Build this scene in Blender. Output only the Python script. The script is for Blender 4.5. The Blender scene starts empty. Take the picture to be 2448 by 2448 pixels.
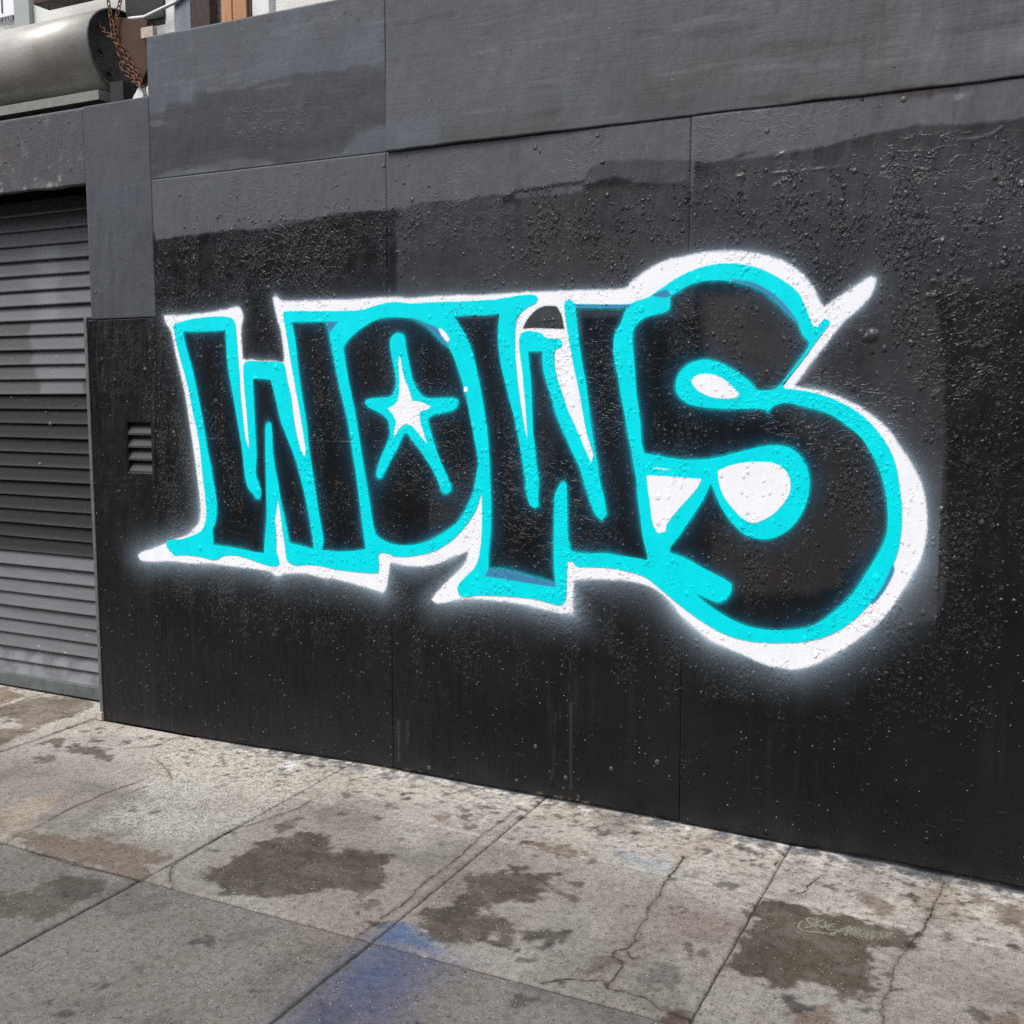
import bpy, math, random
import numpy as np
from mathutils import Matrix, Vector

random.seed(7)
SC = bpy.context.scene
COL = SC.collection

# ------------------------------------------------------------------ camera
FPX, CPX, CAMY, CAMH = 2581.0, 1224.0, -3.611, 1.55
vl = np.array([-3978 - CPX, -(941 - CPX), -FPX]); vr = np.array([2520 - CPX, -(941 - CPX), -FPX])
ex = -vl / np.linalg.norm(vl)
ey = vr - ex * (vr @ ex); ey /= np.linalg.norm(ey)
ez = np.cross(ex, ey)
RC = np.stack([ex, ey, ez])                       # camera axes -> world axes
cam = bpy.data.cameras.new('camera'); cam_o = bpy.data.objects.new('camera', cam); COL.objects.link(cam_o)
m = Matrix([[float(v) for v in RC[0]] + [0.0], [float(v) for v in RC[1]] + [CAMY], [float(v) for v in RC[2]] + [CAMH], [0, 0, 0, 1]])
cam_o.matrix_world = m
cam.sensor_width = 36.0; cam.sensor_fit = 'HORIZONTAL'; cam.lens = FPX / 2448 * 36.0
cam.clip_start = 0.05; cam.clip_end = 1000
SC.camera = cam_o

# ------------------------------------------------------------------ light
SUN_EL, SUN_AZ = math.radians(58), math.radians(205)      # sun behind the camera, to the left, through cloud
world = bpy.data.worlds.new('World'); SC.world = world; world.use_nodes = True
nt = world.node_tree; nt.nodes.clear()
o_ = nt.nodes.new('ShaderNodeOutputWorld'); b_ = nt.nodes.new('ShaderNodeBackground')
sky = nt.nodes.new('ShaderNodeTexSky'); sky.sky_type = 'NISHITA'; sky.sun_disc = False
sky.sun_elevation = SUN_EL; sky.sun_rotation = SUN_AZ; sky.dust_density = 3.0; sky.air_density = 1.0
hs = nt.nodes.new('ShaderNodeHueSaturation'); hs.inputs['Saturation'].default_value = 0.48
nt.links.new(sky.outputs[0], hs.inputs['Color']); nt.links.new(hs.outputs[0], b_.inputs[0])
b_.inputs[1].default_value = 0.15
nt.links.new(b_.outputs[0], o_.inputs[0])
sun = bpy.data.lights.new('sun', 'SUN'); sun.energy = 1.5; sun.angle = math.radians(30); sun.color = (1.0, 0.985, 0.96)
sun_o = bpy.data.objects.new('sun', sun); COL.objects.link(sun_o)
sd_ = Vector((math.sin(SUN_AZ) * math.cos(SUN_EL), math.cos(SUN_AZ) * math.cos(SUN_EL), math.sin(SUN_EL)))
sun_o.rotation_euler = sd_.to_track_quat('Z', 'Y').to_euler(); sun_o.location = (0, -6, 8)
vs = SC.view_settings; vs.view_transform = 'Standard'; vs.look = 'None'; vs.gamma = 1.0; vs.exposure = 0.74
vs.use_curve_mapping = False
SC.cycles.use_denoising = False
SC.cycles.max_bounces = 4; SC.cycles.diffuse_bounces = 2; SC.cycles.glossy_bounces = 2
SC.cycles.transparent_max_bounces = 12

# ------------------------------------------------------------------ measuring helpers
def rays(px, py):
    px = np.asarray(px, float); py = np.asarray(py, float)
    d = np.stack([px - CPX, -(py - CPX), np.full_like(px, -FPX)], -1)
    return d @ RC.T
def WP(pts, y=0.0):
    """measured points on the plane of the boards -> metres along the wall (x) and up (z)"""
    p = np.asarray(pts, float); d = rays(p[:, 0], p[:, 1]); t = (y - CAMY) / d[:, 1]
    return np.stack([d[:, 0] * t, d[:, 2] * t + CAMH], -1)
def w1(px, py, y=0.0):
    q = WP([(px, py)], y)[0]; return float(q[0]), float(q[1])
def hz(x, y):
    x = np.asarray(x, float); y = np.asarray(y, float)
    b = np.interp(x, [-5, -3.9, -3.5, -3.08, -2.47, -1.58, -1.13, -.58, -.31, 0, 1], [0, 0, 0, .006, .022, .017, .015, .008, 0, -.004, -.004])
    return b * np.clip(1 + y / 1.1, 0, 1)
def GP(pts):
    p = np.asarray(pts, float); d = rays(p[:, 0], p[:, 1]); z = np.zeros(len(p))
    for _ in range(4):
        t = (z - CAMH) / d[:, 2]; x = d[:, 0] * t; y = d[:, 1] * t + CAMY; z = hz(x, y)
    return np.stack([x, y], -1)
def to_px(x, y, z):
    w = np.stack([x, y - CAMY, z - CAMH], -1); c = w @ RC
    return CPX - FPX * c[..., 0] / c[..., 2], CPX + FPX * c[..., 1] / c[..., 2]

def lin(*c):
    c = np.array(c, float) / 255.0
    return np.where(c <= .04045, c / 12.92, ((c + .055) / 1.055) ** 2.4)

_tabs = {}
def vnoise(x, y, seed=0):
    if seed not in _tabs: _tabs[seed] = np.random.RandomState(seed + 11).rand(256, 256)
    T = _tabs[seed]
    xi = np.floor(x).astype(int); yi = np.floor(y).astype(int); fx = x - xi; fy = y - yi
    fx = fx * fx * (3 - 2 * fx); fy = fy * fy * (3 - 2 * fy)
    a = T[xi & 255, yi & 255]; b = T[(xi + 1) & 255, yi & 255]; c = T[xi & 255, (yi + 1) & 255]; d = T[(xi + 1) & 255, (yi + 1) & 255]
    return (a * (1 - fx) + b * fx) * (1 - fy) + (c * (1 - fx) + d * fx) * fy - 0.5
def fbm(x, y, f, seed=0, o=4, g=0.5):
    s = 0; a = 1.0; n = 0
    for k in range(o):
        s = s + a * vnoise(x * f + 17.3 * k, y * f - 9.1 * k, seed + k); n += a; a *= g; f *= 2.03
    return s / n * 2.0                                         # about -1..1
def sst(a, b, v):
    t = np.clip((v - a) / (b - a), 0, 1); return t * t * (3 - 2 * t)

class Raster:
    def __init__(s, x0, x1, y0, y1, st):
        s.x0, s.y0, s.st = x0, y0, st
        s.nx = int(round((x1 - x0) / st)) + 1; s.ny = int(round((y1 - y0) / st)) + 1
        s.xs = x0 + np.arange(s.nx) * st; s.ys = y0 + np.arange(s.ny) * st
        s.X, s.Y = np.meshgrid(s.xs, s.ys)                      # [row y, col x]
    def line(s, pts, far=0.25, closed=False):
        d = np.full((s.ny, s.nx), far); pts = np.asarray(pts, float)
        n = len(pts); segs = n if closed else n - 1
        for i in range(segs):
            a = pts[i]; b = pts[(i + 1) % n]
            i0 = max(0, int((min(a[0], b[0]) - far - s.x0) / s.st)); i1 = min(s.nx, int((max(a[0], b[0]) + far - s.x0) / s.st) + 2)
            j0 = max(0, int((min(a[1], b[1]) - far - s.y0) / s.st)); j1 = min(s.ny, int((max(a[1], b[1]) + far - s.y0) / s.st) + 2)
            if i1 <= i0 or j1 <= j0: continue
            X = s.X[j0:j1, i0:i1]; Y = s.Y[j0:j1, i0:i1]; v = b - a; L = v @ v + 1e-12
            t = np.clip(((X - a[0]) * v[0] + (Y - a[1]) * v[1]) / L, 0, 1)
            q = np.hypot(X - a[0] - t * v[0], Y - a[1] - t * v[1])
            np.minimum(d[j0:j1, i0:i1], q, out=d[j0:j1, i0:i1])
        return d
    def poly(s, pts, far=0.25):
        pts = np.asarray(pts, float); d = s.line(pts, far, True)
        tog = np.zeros((s.ny, s.nx + 1), np.int32); n = len(pts)
        for i in range(n):
            a = pts[i]; b = pts[(i + 1) % n]
            lo, hi = (a, b) if a[1] < b[1] else (b, a)
            j0 = max(0, int(math.ceil((lo[1] - s.y0) / s.st))); j1 = min(s.ny - 1, int(math.ceil((hi[1] - s.y0) / s.st)) - 1)
            if j1 < j0: continue
            yy = s.ys[j0:j1 + 1]; xc = lo[0] + (yy - lo[1]) / (hi[1] - lo[1]) * (hi[0] - lo[0])
            ci = np.clip(np.ceil((xc - s.x0) / s.st).astype(int), 0, s.nx)
            np.add.at(tog, (np.arange(j0, j1 + 1), ci), 1)
        inside = (np.cumsum(tog, 1)[:, :s.nx] % 2) == 1
        return np.where(inside, -d, d)
    def samp(s, A, x, y):
        fx = np.clip((np.asarray(x) - s.x0) / s.st, 0, s.nx - 1.001); fy = np.clip((np.asarray(y) - s.y0) / s.st, 0, s.ny - 1.001)
        i = fx.astype(int); j = fy.astype(int); u = fx - i; v = fy - j
        if A.ndim == 3: u = u[..., None]; v = v[..., None]
        return (A[j, i] * (1 - u) + A[j, i + 1] * u) * (1 - v) + (A[j + 1, i] * (1 - u) + A[j + 1, i + 1] * u) * v

def smooth(pts, ang=50, closed=True):
    """add curve points between gently turning points, keep sharp corners"""
    p = np.asarray(pts, float); n = len(p); out = []
    def turn(i):
        if not closed and (i <= 0 or i >= n - 1): return 180
        a = p[i % n] - p[(i - 1) % n]; b = p[(i + 1) % n] - p[i % n]
        c = (a @ b) / (np.linalg.norm(a) * np.linalg.norm(b) + 1e-12); return math.degrees(math.acos(max(-1, min(1, c))))
    for i in range(n if closed else n - 1):
        p1, p2 = p[i], p[(i + 1) % n]; out.append(p1)
        L = np.linalg.norm(p2 - p1)
        p0 = p[(i - 1) % n] if turn(i) < ang else p1 - (p2 - p1); p3 = p[(i + 2) % n] if turn(i + 1) < ang else p2 + (p2 - p1)
        m1 = (p2 - p0) / (np.linalg.norm(p2 - p0) + 1e-12) * L; m2 = (p3 - p1) / (np.linalg.norm(p3 - p1) + 1e-12) * L
        for t in (.25, .5, .75):
            out.append((2 * t**3 - 3 * t**2 + 1) * p1 + (t**3 - 2 * t**2 + t) * m1 + (-2 * t**3 + 3 * t**2) * p2 + (t**3 - t**2) * m2)
    if not closed: out.append(p[-1])
    return np.array(out)

# enlarged views used while measuring: origin and scale
ZO = {'A': (300, 650, 3.864), 'B': (300, 1000, 3.864), 'C': (750, 650, 3.864), 'D': (800, 1000, 3.22), 'E': (1150, 650, 3.864),
      'F': (1450, 550, 2.76), 'G': (1450, 1000, 2.76), 'H': (1900, 900, 1.932), 'P': (0, 0, 1.0),
      'J': (0, 1650, 2.1467), 'K': (800, 1750, 2.1467), 'L': (1600, 1850, 2.2783), 'T': (300, 0, 1.7564), 'U': (1400, 0, 1.8435)}
def px(*runs):
    """('A', x, y, x, y, ... ), ('B', ...) -> photograph coordinates"""
    out = []
    for r in runs:
        ox, oy, s = ZO[r[0]]; v = r[1:]
        out += [(ox + v[i] / s, oy + v[i + 1] / s) for i in range(0, len(v), 2)]
    return out

# ------------------------------------------------------------------ mesh helpers
def link(o, parent=None):
    COL.objects.link(o)
    if parent is not None: o.parent = parent
    return o
def tag(o, label=None, cat=None, group=None, kind=None):
    if label: o['label'] = label
    if cat: o['category'] = cat
    if group: o['group'] = group
    if kind: o['kind'] = kind
    return o
def empty(name, loc=(0, 0, 0)):
    e = bpy.data.objects.new(name, None); e.location = loc; e.empty_display_size = 0.1; COL.objects.link(e); return e
def mesh_np(name, V, F, mat, parent=None, smooth_=False, attrs=None, rel=True):
    V = np.asarray(V, np.float32)
    if parent is not None and rel:
        q = parent
        while q is not None: V = V - np.array(q.location, np.float32); q = q.parent
    me = bpy.data.meshes.new(name); F = np.asarray(F, np.int32); k = F.shape[1]
    me.vertices.add(len(V)); me.vertices.foreach_set('co', V.ravel())
    me.loops.add(F.size); me.loops.foreach_set('vertex_index', F.ravel())
    me.polygons.add(len(F)); me.polygons.foreach_set('loop_start', np.arange(0, F.size, k, dtype=np.int32))
    me.polygons.foreach_set('loop_total', np.full(len(F), k, np.int32))
    me.polygons.foreach_set('use_smooth', np.full(len(F), bool(smooth_)))
    for nm, A in (attrs or {}).items():
        A = np.asarray(A, np.float32)
        if A.ndim == 1:
            at = me.attributes.new(nm, 'FLOAT', 'POINT'); at.data.foreach_set('value', A)
        else:
            at = me.attributes.new(nm, 'FLOAT_COLOR', 'POINT'); at.data.foreach_set('color', np.c_[A, np.ones(len(A), np.float32)].ravel())
    me.update(calc_edges=True); me.validate()
    if mat: me.materials.append(mat)
    return link(bpy.data.objects.new(name, me), parent)
def pyd(name, V, F, mat, parent=None, smooth_=False, bevel=0.0):
    V = [Vector(v) for v in V]
    if parent is not None:
        q = parent
        while q is not None: V = [v - q.location for v in V]; q = q.parent
    me = bpy.data.meshes.new(name); me.from_pydata([tuple(v) for v in V], [], F); me.update()
    for p in me.polygons: p.use_smooth = smooth_
    if mat: me.materials.append(mat)
    o = link(bpy.data.objects.new(name, me), parent)
    if bevel:
        b = o.modifiers.new('bevel', 'BEVEL'); b.width = bevel; b.segments = 2; b.limit_method = 'ANGLE'
    return o
def box(name, x0, x1, y0, y1, z0, z1, mat, parent=None, bevel=0.003):
    V = [(x, y, z) for z in (z0, z1) for y in (y0, y1) for x in (x0, x1)]
    F = [(0, 2, 3, 1), (4, 5, 7, 6), (0, 1, 5, 4), (2, 6, 7, 3), (0, 4, 6, 2), (1, 3, 7, 5)]
    return pyd(name, V, F, mat, parent, False, bevel)
def tube(pts, r, n=8):
    V = []; F = []; P = [Vector(p) for p in pts]
    for i, p in enumerate(P):
        t = (P[min(i + 1, len(P) - 1)] - P[max(i - 1, 0)]).normalized()
        u = t.cross(Vector((0, 0, 1)) if abs(t.z) < .9 else Vector((1, 0, 0))).normalized(); w = t.cross(u)
        for k in range(n):
            a = 2 * math.pi * k / n; V.append(p + (u * math.cos(a) + w * math.sin(a)) * r)
    for i in range(len(P) - 1):
        for k in range(n):
            F.append((i * n + k, i * n + (k + 1) % n, (i + 1) * n + (k + 1) % n, (i + 1) * n + k))
    F.append(tuple(range(n))[::-1]); F.append(tuple((len(P) - 1) * n + k for k in range(n)))
    return V, F

# ------------------------------------------------------------------ materials
class NT:
    dim = '3D'
    def __init__(s, name):
        s.m = bpy.data.materials.new(name); s.m.use_nodes = True; s.t = s.m.node_tree; s.t.nodes.clear()
        s.out = s.n('ShaderNodeOutputMaterial'); s.b = s.n('ShaderNodeBsdfPrincipled'); s.l(s.b.outputs[0], s.out.inputs[0])
    def n(s, k, **kw):
        x = s.t.nodes.new(k)
        for a, v in kw.items(): setattr(x, a, v)
        return x
    def l(s, a, b): s.t.links.new(a, b)
    def put(s, v, sock):
        if hasattr(v, 'links') or isinstance(v, bpy.types.NodeSocket): s.l(v, sock)
        else: sock.default_value = v
    def math(s, op, a, b=0.0, c=None, clamp=False):
        x = s.n('ShaderNodeMath', operation=op, use_clamp=clamp); s.put(a, x.inputs[0]); s.put(b, x.inputs[1])
        if c is not None: s.put(c, x.inputs[2])
        return x.outputs[0]
    def mr(s, v, a, b, c=0.0, d=1.0, smooth=True):
        x = s.n('ShaderNodeMapRange'); x.interpolation_type = 'SMOOTHSTEP' if smooth else 'LINEAR'
        s.put(v, x.inputs[0])
        for i, q in enumerate((a, b, c, d)): s.put(q, x.inputs[1 + i])
        return x.outputs[0]
    def mix(s, f, a, b, mode='MIX'):
        x = s.n('ShaderNodeMix', data_type='RGBA', blend_type=mode); s.put(f, x.inputs[0])
        s.put(tuple(a) + (1,) if isinstance(a, (tuple, list)) and len(a) == 3 else a, x.inputs[6])
        s.put(tuple(b) + (1,) if isinstance(b, (tuple, list)) and len(b) == 3 else b, x.inputs[7]); return x.outputs[2]
    def noise(s, vec, scale, det=4.0, rough=0.55, dist=0.0):
        x = s.n('ShaderNodeTexNoise', noise_dimensions=s.dim); s.put(vec, x.inputs['Vector']); x.inputs['Scale'].default_value = scale
        x.inputs['Detail'].default_value = det; x.inputs['Roughness'].default_value = rough; x.inputs['Distortion'].default_value = dist
        return x.outputs['Fac']
    def voro(s, vec, scale, rnd=1.0):
        x = s.n('ShaderNodeTexVoronoi', voronoi_dimensions=s.dim); x.feature = 'F1'; s.put(vec, x.inputs['Vector']); x.inputs['Scale'].default_value = scale
        x.inputs['Randomness'].default_value = rnd; return x.outputs['Distance'], x.outputs['Color']
    def scale(s, vec, v):
        x = s.n('ShaderNodeVectorMath', operation='MULTIPLY'); s.put(vec, x.inputs[0]); x.inputs[1].default_value = v; return x.outputs[0]
    def pos(s): return s.n('ShaderNodeNewGeometry').outputs['Position']
    def attr(s, nm, col=False):
        x = s.n('ShaderNodeAttribute', attribute_name=nm); return x.outputs['Color' if col else 'Fac']
    def bump(s, h, dist, strength=1.0, prev=None):
        x = s.n('ShaderNodeBump'); s.put(h, x.inputs['Height']); x.inputs['Distance'].default_value = dist; s.put(strength, x.inputs['Strength'])
        if prev is not None: s.l(prev, x.inputs['Normal'])
        return x.outputs[0]

def paint_relief(t, pos, k=1.0):
    """lumps, drips and roller grain of many coats of paint; the same for the boards and the spray paint on them"""
    sx_ = t.n('ShaderNodeSeparateXYZ'); t.l(pos, sx_.inputs[0]); cx_ = t.n('ShaderNodeCombineXYZ'); t.l(sx_.outputs[0], cx_.inputs[0]); t.l(sx_.outputs[2], cx_.inputs[1]); flat = cx_.outputs[0]
    lump = t.attr('lump'); grain = t.attr('grain')
    warp = t.n('ShaderNodeVectorMath', operation='ADD')
    nz = t.n('ShaderNodeTexNoise', noise_dimensions='2D'); t.l(flat, nz.inputs['Vector']); nz.inputs['Scale'].default_value = 60; nz.inputs['Detail'].default_value = 2
    sc = t.n('ShaderNodeVectorMath', operation='SCALE'); t.l(nz.outputs['Color'], sc.inputs[0]); sc.inputs['Scale'].default_value = 0.011
    t.l(flat, warp.inputs[0]); t.l(sc.outputs[0], warp.inputs[1]); wv = t.scale(warp.outputs[0], (1, 0.8, 0))
    dens = lump
    def bub(cells, lo, hi, k):
        d, c = t.voro(wv, cells); sp = t.n('ShaderNodeSeparateColor'); t.l(c, sp.inputs[0])
        rad = t.math('MULTIPLY_ADD', sp.outputs[1], hi - lo, lo)
        h = t.math('SUBTRACT', 1.0, t.math('POWER', t.math('DIVIDE', d, rad), 2.0), clamp=True)
        h = t.math('SQRT', h)
        on = t.math('LESS_THAN', sp.outputs[0], t.math('MULTIPLY', dens, k))
        return t.math('MULTIPLY', t.math('MULTIPLY', h, on), rad)
    big = bub(27, .09, .34, 0.62); mid = bub(54, .15, .46, 1.05)
    crn = t.noise(t.scale(wv, (1, .8, 0)), 78, 3.0, .62)
    crust = t.math('MULTIPLY', t.mr(crn, t.math('MULTIPLY_ADD', dens, -.20, .60), .76), t.mr(dens, .05, .45))
    sag = t.noise(t.scale(wv, (1, .35, 0)), 20, 2.0, .5)
    wn = t.noise(t.scale(wv, (.75, 1.35, 0)), 27, 2.5, .55, .6)
    wrk = t.math('MULTIPLY', t.mr(t.math('ABSOLUTE', t.math('SUBTRACT', wn, .5)), .075, .0), t.attr('wrinkle'))
    vx = t.n('ShaderNodeMix', data_type='VECTOR'); t.l(grain, vx.inputs[0]); t.l(t.scale(flat, (90, 6, 0)), vx.inputs[4]); t.l(t.scale(flat, (6.5, 95, 0)), vx.inputs[5])
    strk = t.noise(vx.outputs[1], 1.0, 3.0, .62); fine = t.noise(flat, 420, 2.0, .6)
    h = t.math('ADD', t.math('MULTIPLY', big, 0.0360), t.math('ADD', t.math('MULTIPLY', mid, 0.0210), t.math('MULTIPLY_ADD', sag, .0045, t.math('MULTIPLY', crust, 0.0085))))
    h = t.math('ADD', h, t.math('MULTIPLY', wrk, 0.0032))
    h = t.math('ADD', h, t.math('MULTIPLY', strk, t.math('MULTIPLY_ADD', grain, .0000, .00045)))
    h = t.math('ADD', h, t.math('MULTIPLY', fine, 0.00025))
    h = t.math('ADD', h, t.math('MULTIPLY', t.attr('ridge'), 0.001))
    return t.bump(h, 1.0, k), flat, h

def board_material():
    t = NT('painted_plywood'); t.dim = '2D'; pos = t.pos(); nrm, flat, h = paint_relief(t, pos)
    col = t.attr('col', True)
    v1 = t.noise(t.scale(flat, (1, .5, 0)), 7, 5, .6); v2 = t.noise(t.scale(flat, (.35, 1, 0)), 60, 4, .6)
    col = t.mix(t.mr(v1, .3, .7, 0, .35), col, t.mix(1.0, col, (0.72, 0.70, 0.70), 'MULTIPLY'))
    col = t.mix(t.mr(v2, .45, .75, 0, .22), col, t.mix(1.0, col, (1.35, 1.36, 1.4), 'MULTIPLY'))
    d, c = t.voro(flat, 70); sp = t.n('ShaderNodeSeparateColor'); t.l(c, sp.inputs[0])
    fleck = t.math('MULTIPLY', t.math('LESS_THAN', d, t.math('MULTIPLY', sp.outputs[1], 0.17)), t.math('LESS_THAN', sp.outputs[0], t.math('MULTIPLY', t.attr('fleck'), t.mr(t.noise(flat, 6, 3), .4, .65))))
    scr = t.noise(t.scale(flat, (.05, 1, 0)), 130, 2, .5); scm = t.mr(t.noise(flat, 14, 2), .55, .7)
    scrf = t.math('MULTIPLY', t.math('MULTIPLY', t.mr(scr, .70, .76), scm), t.math('POWER', t.attr('fleck'), .5))
    col = t.mix(t.math('MAXIMUM', fleck, t.math('MULTIPLY', scrf, .5)), col, (.26, .255, .25))
    t.l(col, t.b.inputs['Base Color'])
    t.put(t.math('ADD', t.attr('rough'), t.mr(t.noise(flat, 18, 4), .3, .7, -.06, .08)), t.b.inputs['Roughness'])
    t.b.inputs['Specular IOR Level'].default_value = 0.36
    t.l(nrm, t.b.inputs['Normal']); return t.m

def film_material(name, rgb, soft, edge_noise, rough=.42, dust=1.0, col_attr=None):
    t = NT(name); t.dim = '2D'; pos = t.pos(); nrm, flat, h = paint_relief(t, pos, 1.0 if max(rgb) < .1 else .38)
    fn = t.noise(flat, 700, 3, .65); en = t.noise(flat, 90, 3, .6)
    sd = t.attr('sd')
    sd = t.math('ADD', sd, t.math('MULTIPLY', t.math('SUBTRACT', en, .5), edge_noise))
    core = t.mr(sd, soft, -soft)
    dustn = t.math('MULTIPLY', t.attr('halo'), t.mr(fn, .25, .75, 0.55, 1.35))
    a = t.math('MAXIMUM', core, t.math('MINIMUM', dustn, 1.0), clamp=True)
    col = tuple(rgb) + (1,)
    if max(rgb) < .1:
        col = t.mix(1.0, t.attr('col', True), (.72, .73, .75), 'MULTIPLY')
    if name == 'white_spray_paint':
        col = t.mix(t.mr(core, .85, .2), tuple(rgb), (.56, .72, .84))
    if col_attr:
        col = t.mix(t.attr('blue'), tuple(rgb), col_attr)
    var = t.noise(t.scale(flat, (1, .6, 0)), 16, 4, .6)
    col = t.mix(t.mr(var, .35, .7, 0, .30 if len(name) and 'cyan' in name else .14), col, t.mix(1.0, col, (0.8, 0.78, 0.82), 'MULTIPLY'))
    t.put(col, t.b.inputs['Base Color']); t.b.inputs['Roughness'].default_value = rough; t.b.inputs['Specular IOR Level'].default_value = .36 if max(rgb) < .1 else .10
    t.l(nrm, t.b.inputs['Normal'])
    tr = t.n('ShaderNodeBsdfTransparent'); mx = t.n('ShaderNodeMixShader')
    t.l(a, mx.inputs[0]); t.l(tr.outputs[0], mx.inputs[1]); t.l(t.b.outputs[0], mx.inputs[2]); t.l(mx.outputs[0], t.out.inputs[0])
    return t.m

def simple(name, rgb, rough=.6, metal=0.0, var=.25, scale=12, bump=0.0, streak=(1, 1, 1), col2=None, bscale=120):
    t = NT(name); pos = t.pos(); v = t.noise(t.scale(pos, streak), scale, 5, .6)
    c2 = col2 or tuple(c * (1 - var) for c in rgb)
    t.l(t.mix(t.mr(v, .35, .68), tuple(rgb), tuple(c2)), t.b.inputs['Base Color'])
    t.put(t.mr(t.noise(pos, scale * 2.3, 3), .3, .7, rough - .07, rough + .07), t.b.inputs['Roughness'])
    t.b.inputs['Metallic'].default_value = metal
    if bump: t.l(t.bump(t.noise(t.scale(pos, streak), bscale, 4, .6), bump), t.b.inputs['Normal'])
    return t.m

def attr_paint(name, rough=.55):
    t = NT(name); pos = t.pos(); col = t.attr('col', True)
    v = t.noise(t.scale(pos, (.25, 1, 1)), 30, 4, .6)
    col = t.mix(t.mr(v, .35, .7, 0, .3), col, t.mix(1.0, col, (.72, .72, .74), 'MULTIPLY'))
    ch = t.mr(t.noise(t.scale(pos, (.3, 1, 1)), 55, 4, .7), .66, .70)
    col = t.mix(t.math('MULTIPLY', ch, t.attr('chip')), col, (.42, .41, .40))
    t.l(col, t.b.inputs['Base Color']); t.b.inputs['Roughness'].default_value = rough; t.b.inputs['Specular IOR Level'].default_value = .25
    t.l(t.bump(t.noise(t.scale(pos, (.3, 1, 1)), 160, 3), .0006), t.b.inputs['Normal']); return t.m

def concrete_material():
    t = NT('sidewalk_concrete'); t.dim = '2D'; pos = t.pos(); flat = t.scale(pos, (1, 1, 0))
    col = t.attr('col', True); agg = t.attr('agg')
    n1 = t.noise(flat, 3.2, 6, .62); n2 = t.noise(flat, 38, 5, .7); n3 = t.noise(flat, 330, 3, .7)
    col = t.mix(t.mr(n1, .38, .66, 0, .45), col, t.mix(1.0, col, (.74, .70, .68), 'MULTIPLY'))
    col = t.mix(t.mr(n2, .42, .64, 0, .55), col, t.mix(1.0, col, (.56, .54, .52), 'MULTIPLY'))
    n4 = t.noise(flat, 120, 3, .7); col = t.mix(t.mr(n4, .54, .66, 0, .5), col, t.mix(1.0, col, (.50, .48, .46), 'MULTIPLY')); col = t.mix(t.mr(n4, .44, .34, 0, .4), col, t.mix(1.0, col, (1.3, 1.3, 1.3), 'MULTIPLY'))
    col = t.mix(t.mr(n3, .45, .62, 0, .40), col, t.mix(1.0, col, (1.38, 1.38, 1.38), 'MULTIPLY'))
    col = t.mix(t.mr(n3, .52, .36, 0, .45), col, t.mix(1.0, col, (.55, .53, .52), 'MULTIPLY'))
    d, c = t.voro(flat, 75); sp = t.n('ShaderNodeSeparateColor'); t.l(c, sp.inputs[0])
    pit = t.math('MULTIPLY', t.math('LESS_THAN', d, t.math('MULTIPLY_ADD', sp.outputs[1], .3, .12)), t.math('LESS_THAN', sp.outputs[0], agg))
    col = t.mix(t.math('MULTIPLY', pit, .62), col, t.mix(1.0, col, (.40, .37, .34), 'MULTIPLY'))
    d2, c2 = t.voro(flat, 150); sp2 = t.n('ShaderNodeSeparateColor'); t.l(c2, sp2.inputs[0])
    dot = t.math('MULTIPLY', t.math('LESS_THAN', d2, .28), t.math('LESS_THAN', sp2.outputs[0], .014))
    col = t.mix(t.math('MULTIPLY', dot, .7), col, (.42, .40, .37))
    dot2 = t.math('MULTIPLY', t.math('LESS_THAN', d2, .35), t.math('GREATER_THAN', sp2.outputs[0], .975))
    col = t.mix(t.math('MULTIPLY', dot2, .55), col, (.05, .045, .04))
    cr = t.attr('crack'); crn = t.math('ADD', cr, t.math('MULTIPLY', t.math('SUBTRACT', t.noise(flat, 60, 4, .7), .5), .006))
    ck = t.mr(crn, .0046, .0012); ckw = t.mr(crn, .020, .001, 0, .45)
    col = t.mix(ckw, col, t.mix(1.0, col, (.55, .48, .42), 'MULTIPLY'))
    col = t.mix(ck, col, (.035, .03, .026))
    t.l(col, t.b.inputs['Base Color']); t.b.inputs['Roughness'].default_value = .86; t.b.inputs['Specular IOR Level'].default_value = .3
    h = t.math('ADD', t.math('MULTIPLY', n3, .0011), t.math('MULTIPLY', n2, .0022))
    h = t.math('SUBTRACT', h, t.math('ADD', t.math('MULTIPLY', pit, .0016), t.math('MULTIPLY', ck, .004)))
    t.l(t.bump(h, 1.0), t.b.inputs['Normal']); return t.m

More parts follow.
